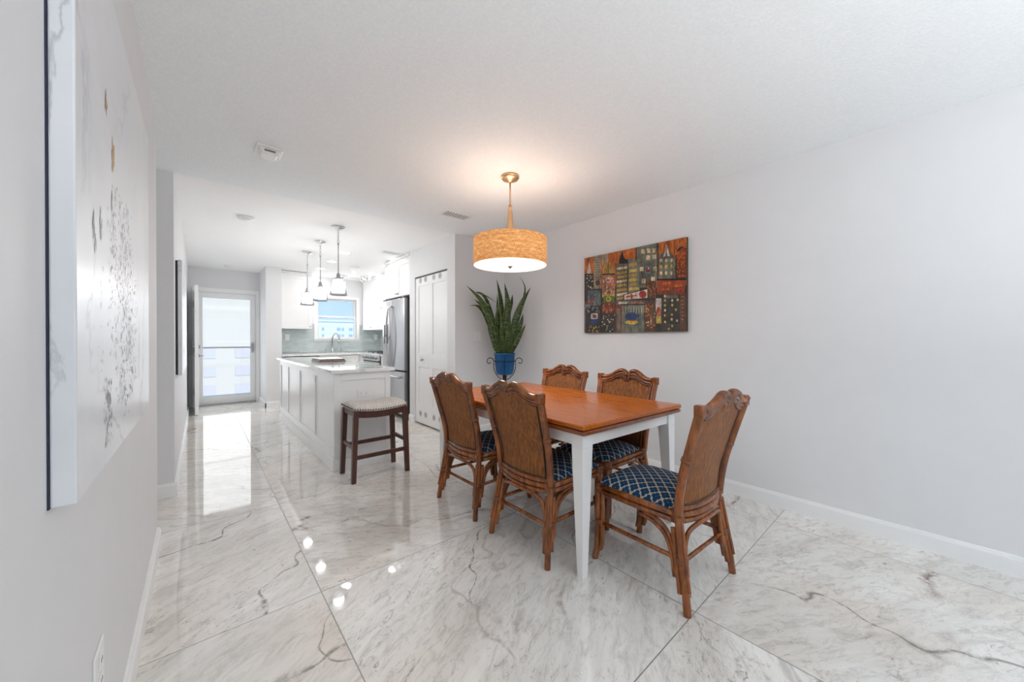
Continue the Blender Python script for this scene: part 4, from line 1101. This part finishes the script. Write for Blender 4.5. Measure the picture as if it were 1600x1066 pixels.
def dots(col, x0, y0, x1, y1, n, r=6, seed=1):
    rr = random.Random(seed)
    for _ in range(n): ell(col, rr.uniform(x0,x1), rr.uniform(y0,y1), r*rr.uniform(0.6,1.2), r*1.2*rr.uniform(0.7,1.2), n=7)
rc('orange',97,60,1030,955)
rc('dark',97,520,1030,955); rc('brown',97,660,1030,955)
for x in (130,395,520,560,820,870,915,965): rc('rust',x,60,x+5,440)
rc('dark',97,405,182,560); dots('cream',104,420,176,545,16,5,3); shp('white',[(120,405),(141,290),(160,405)]); shp('black',[(124,290),(128,262),(133,300)])
rc('beige',182,235,252,545)
for y in range(260,470,22): rc('grey',188,y,246,y+5)
for x in (200,216,232): rc('sage',x,245,x+4,470)
ell('dark',218,492,20,24); ell('red',218,494,9,10)
rc('beige',258,225,312,330); rc('orange',312,225,345,320)
ell('ochre',317,410,58,105,180,360); rc('black',315,300,320,415); rc('black',258,408,378,420)
rc('pink',260,420,378,600); dots('cream',266,430,372,595,44,6,5); ell('white',315,468,26,26); ell('pink',318,470,15,14)
rc('yellow',262,596,376,625); rc('green',272,612,372,672); ell('yellow',318,640,24,24); ell('green',318,640,13,13)
rc('rust',262,675,372,770); dots('pink',266,680,366,765,14,8,6); rc('dark',250,770,382,955); dots('cream',256,780,376,940,26,5,7)
shp('black',[(408,340),(418,270),(446,205),(462,270),(494,285),(494,335)])
rc('grey',386,320,492,650); rc('sage',496,280,604,590)
for k, y in enumerate((348,388,428,466,504,546,586,622)): shp('ochre' if k % 3 else 'cream',[(394,y+8),(488,y-4),(488,y+17),(394,y+30)])
for k, y in enumerate((318,372,414,456,498,536)): shp('yellow' if k % 2 else 'ochre',[(508,y+4),(596,y-6),(596,y+20),(508,y+30)])
rc('black',490,285,497,650); rc('black',570,170,577,290)
rc('sage',577,110,768,540); rc('grey',600,300,735,520); rc('teal',640,320,715,440); rc('lav',652,345,705,412); ell('rust',676,378,18,28); ell('white',684,366,7,10)
for x, y in ((634,212),(684,206),(734,205),(680,268),(736,262),(640,480),(726,465),(622,372),(742,372)): rc('cream',x-17,y-20,x+17,y+19)
rc('black',766,110,774,660)
rc('sage',778,285,930,470); ell('grey',848,285,70,70,180,360); shp('white',[(820,262),(846,150),(878,255)]); shp('grey',[(838,262),(846,180),(856,262)])
for y in (296,352,412):
    for x in (798,846,896): ell('cream' if y != 352 else 'yellow',x,y,13,18,n=8)
for x in (800,880): rc('dark',x+22,285,x+26,465)
rc('dark',930,250,1030,470); ell('deep',1000,290,62,110,180,360); rc('rust',942,288,1030,452); dots('orange',948,220,1024,448,60,7,9); ell('black',1010,226,70,56,180,270); rc('black',1012,190,1030,198)
rc('black',760,462,1030,478); rc('deep',762,478,1022,605); rc('rust',840,540,1020,600)
for x, y in ((812,496),(920,520),(802,552)): shp('orange',[(x,y),(x+72,y-6),(x+72,y+14),(x,y+20)])
ell('red',980,570,34,22); rc('black',660,480,752,640); rc('brown',664,480,752,640); dots('orange',670,490,748,630,26,7,11)
shp('black',[(452,602),(680,548),(682,642),(458,658)]); shp('white',[(460,606),(674,556),(676,634),(466,650)]); ell('red',632,602,34,34); shp('red',[(520,596),(536,592),(540,640),(524,643)]); shp('red',[(480,618),(580,606),(580,616),(480,630)])
rc('grey',386,655,650,720); rc('white',410,668,494,688); rc('pink',530,668,640,684)
rc('black',432,690,660,955); rc('sage',440,700,648,955); rc('teal',470,730,620,880)
for k in range(8): rc('cream',452+k*24,722,456+k*24,778); rc('sage',452+k*24,880,456+k*24,930)
ell('blue',530,805,52,42); rc('blue',480,790,600,812); ell('yellow',532,856,62,20); rc('red',508,838,560,846)
rc('rust',386,700,440,955); rc('sage',396,730,428,940)
rc('brown',652,655,752,955); dots('orange',658,670,748,940,30,8,13); dots('cream',658,670,748,940,12,6,14)
rc('dark',748,610,810,955); rc('white',752,640,804,760); rc('pink',756,740,802,800); rc('yellow',756,800,802,868); ell('red',776,745,14,30)
rc('dark',812,612,972,955); rc('grey',828,612,955,640)
for k, (x, y) in enumerate(((836,620),(836,660),(836,705),(836,750),(836,795),(838,855),(902,660),(902,702),(900,790),(898,832),(902,892),(870,918),(946,845),(952,655),(936,745))): ell('yellow' if k % 3 else 'cream',x,y,10,13,n=8)
rc('brown',972,612,1030,955)
for y in range(625,860,34): rc('pink',984,y,1008,y+8)
for y in range(880,950,14): rc('grey',812,y,972,y+3)
rc('teal',130,560,250,700); shp('red',[(132,650),(190,640),(196,668),(140,680)]); dots('lav',134,566,246,690,18,8,17)
rc('lav',97,690,150,955); rc('dark',108,705,250,955); rc('white',160,770,222,822); rc('brown',176,780,206,815); rc('blue',158,822,226,862); dots('yellow',132,880,246,945,14,6,19); dots('lav',112,712,246,765,16,7,21)
m.build('painted_surface', pm, cp_)

# large abstract canvas on the left wall
AY0, AY1, AZ0, AZ1 = 0.927, 2.065, 0.912, 1.995
t = NT('abstract_white_paint'); c = t.coord()
nz = t.noise(t.mapping(c, scale=(3,1,1)), 1.4, 7, 0.6, 0.5)
vein_ = t.remap(t.math('ABSOLUTE', t.math('SUBTRACT', nz, 0.5)), 0.0, 0.016, 1.0, 0.0)
mk = t.remap(t.noise(c, 2.2, 2), 0.45, 0.6)
cloudy = t.remap(t.noise(c, 2.0, 4, 0.6, 0.5), 0.4, 0.75)
wash = t.mix(t.math('MULTIPLY', cloudy, 0.4), srgb(232,232,234), srgb(186,190,200))
wcol = t.mix(t.math('MULTIPLY', t.math('MULTIPLY', vein_, mk), 0.45, clamp=True), wash, srgb(120,122,136))
t.bump(t.noise(t.mapping(c, scale=(1,6,0.6)), 60, 4, 0.7), 0.06, 0.002)
M['abstract'] = t.set(wcol, 0.28, 0, 0.5)
M['fleck'] = plain('charcoal_flecks', srgb(168,168,172), 0.4, var=0.4, vscale=80)
M['goldleaf'] = plain('gold_flecks', srgb(206,160,96), 0.35, 0.4, var=0.3, vscale=80)
ap = thing('abstract_painting', 'large white abstract canvas with grey flecks and gold spots on left wall', 'painting', (XL,(AY0+AY1)/2,AZ0))
AW, AH = AY1-AY0, AZ1-AZ0
m = MB(); m.box((0,-AW/2-0.001,-0.001), (0.0025,AW/2+0.001,AH+0.001)); m.build('back_strip', plain('navy_strip', srgb(44,44,66), 0.6), ap)  # thin navy box between wall and canvas
m = MB(); m.box((0.0025,-AW/2,0), (0.032,AW/2,AH)); m.build('canvas', M['abstract'], ap, 0.003)
rr = random.Random(4)
def blob(m, y, z, ry, rz_, mi, x=0.0324):
    n = 9; ph = rr.uniform(0,6)
    m.add([(x+rr.uniform(0,0.0004), y+ry*math.cos(2*PI*k/n)*rr.uniform(0.5,1.25), z+rz_*math.sin(2*PI*k/n)*rr.uniform(0.55,1.2)) for k in range(n)], [tuple(range(n))], mi)
m = MB(); yc = (AY0+AY1)/2
for (y, z0, z1, sp_, n, w0) in ((1.27,1.56,1.13,0.035,70,0.010), (1.36,1.56,1.02,0.040,120,0.010), (1.45,1.56,0.97,0.045,190,0.011), (1.55,1.50,1.02,0.035,120,0.011), (1.64,1.38,1.05,0.03,55,0.010), (1.19,1.10,0.95,0.022,46,0.010), (1.22,1.09,0.99,0.012,30,0.014), (1.13,1.34,1.12,0.012,14,0.007), (1.26,1.45,1.34,0.03,20,0.010)):
    for _ in range(n):
        q = rr.random(); z = z0+(z1-z0)*q
        blob(m, y-yc+rr.gauss(0,sp_), z-AZ0, w0*rr.uniform(0.08,0.34), w0*rr.uniform(0.25,1.0), 0)
for y, z in ((1.06,1.41),(1.075,1.38),(1.12,1.44),(1.13,1.41),(1.25,1.50)):
    for _ in range(6): blob(m, y-yc+rr.gauss(0,0.006), z-AZ0+rr.gauss(0,0.012), 0.004, 0.012, 0)
for y, z, s in ((1.186,1.705,0.6), (1.272,1.628,1.0)):
    for _ in range(16): blob(m, y-yc+rr.gauss(0,0.008*s), z-AZ0+rr.gauss(0,0.017*s), 0.007*s, 0.014*s, 1)
m.build('paint_flecks', [M['fleck'], M['goldleaf']], ap)['kind'] = 'stuff'
# second canvas further along the hall wall
hp = thing('hall_painting', 'white canvas with dark strip behind it on the hall wall before the front door', 'painting', (XH,4.66,0.895))
m = MB(); m.box((0,-0.66,0.004), (0.014,0.66,0.932)); m.build('back_strip', M['black'], hp)  # black box set between the hall wall and the canvas
m = MB(); m.box((0.014,-0.68,0), (0.040,0.68,0.937)); m.build('canvas', M['abstract'], hp, 0.003)
m = MB()
for _ in range(90): blob(m, rr.gauss(-0.1,0.22), rr.uniform(0.15,0.8), 0.006, 0.016, 0, 0.0404)
m.build('paint_flecks', [M['fleck']], hp)['kind'] = 'stuff'

# ------------------------------------------------------------------ light
W = bpy.data.worlds.new('sky'); S.world = W; W.use_nodes = True
nt = W.node_tree; bg = nt.nodes['Background']
tc_ = nt.nodes.new('ShaderNodeTexCoord'); sp = nt.nodes.new('ShaderNodeSeparateXYZ'); nt.links.new(tc_.outputs['Generated'], sp.inputs[0])
rp = nt.nodes.new('ShaderNodeValToRGB'); nt.links.new(sp.outputs[2], rp.inputs[0])
e = rp.color_ramp.elements; e[0].position = 0.0; e[0].color = srgb(206,229,252); e[1].position = 0.6; e[1].color = srgb(140,190,244)
k = e.new(0.10); k.color = srgb(178,214,250)
nt.links.new(rp.outputs[0], bg.inputs[0]); bg.inputs[1].default_value = 0.62
lamp('sun', 'SUN', (0,-20,30), 2.0, (1,0.93,0.84), 0.01, (math.radians(48),0,math.radians(14)))
# rear and left lamps are added fill; daylight at front door and kitchen window
lamp('rear_fill', 'AREA', (1.45,-4.05,1.12), 2.5, (0.97,0.99,1), 2.5, (math.radians(90),0,0), sy=2.0)
lamp('left_fill', 'AREA', (XL+0.02,(LY0+LY1)/2,1.08), 3, (0.97,0.99,1), 2.0, (0,math.radians(-90),0), sy=2.6)
lamp('daylight_entry', 'AREA', (0.39,8.40,1.05), 2.4, (0.98,0.99,1), 0.68, (math.radians(-90),0,0), sy=1.75)
lamp('daylight_window', 'AREA', (2.195,8.12,1.62), 3, (0.97,0.985,1), 0.70, (math.radians(-90),0,0), sy=0.75)

lamp('pendant_downlight', 'AREA', (1.825,2.140,1.728), 4.2, (1,1,1), 0.5)
lamp('side_room_fill', 'AREA', (-2.1,3.34,1.3), 1.5, (1,1,1), 1.8, (0,math.radians(-90),0), sy=0.7)  # unseen lamp added in the side room to brighten the far end
# added fill lamp behind the camera, aimed up to brighten the ceiling
lamp('ceiling_fill', 'AREA', (1.0,-1.6,1.1), 30, (0.95,0.985,1), 1.5, (math.radians(180),0,0))

# ------------------------------------------------------------------ camera
F, TH, Y0, H = 566.92, 0.7113, 530.55, 1.1856
cam = bpy.data.cameras.new('camera'); cam.sensor_fit = 'HORIZONTAL'; cam.sensor_width = 36; cam.lens = 36*F/1600
cam.clip_start = 0.02; cam.clip_end = 400
co = bpy.data.objects.new('camera', cam); COL.objects.link(co)
pitch = math.atan((533-Y0)/F)
co.location = (0,0,H); co.rotation_euler = (math.radians(90)-pitch, 0, -TH)
S.camera = co
S.view_settings.view_transform = 'Standard'; S.view_settings.look = 'None'
S.view_settings.exposure = 0.98; S.view_settings.gamma = 1.0; S.view_settings.use_curve_mapping = False
S.cycles.use_denoising = True
S.cycles.max_bounces = 14; S.cycles.diffuse_bounces = 10; S.cycles.glossy_bounces = 5; S.cycles.transparent_max_bounces = 12; S.cycles.transmission_bounces = 4
S.cycles.sample_clamp_indirect = 6.0; S.cycles.caustics_reflective = False; S.cycles.caustics_refractive = False
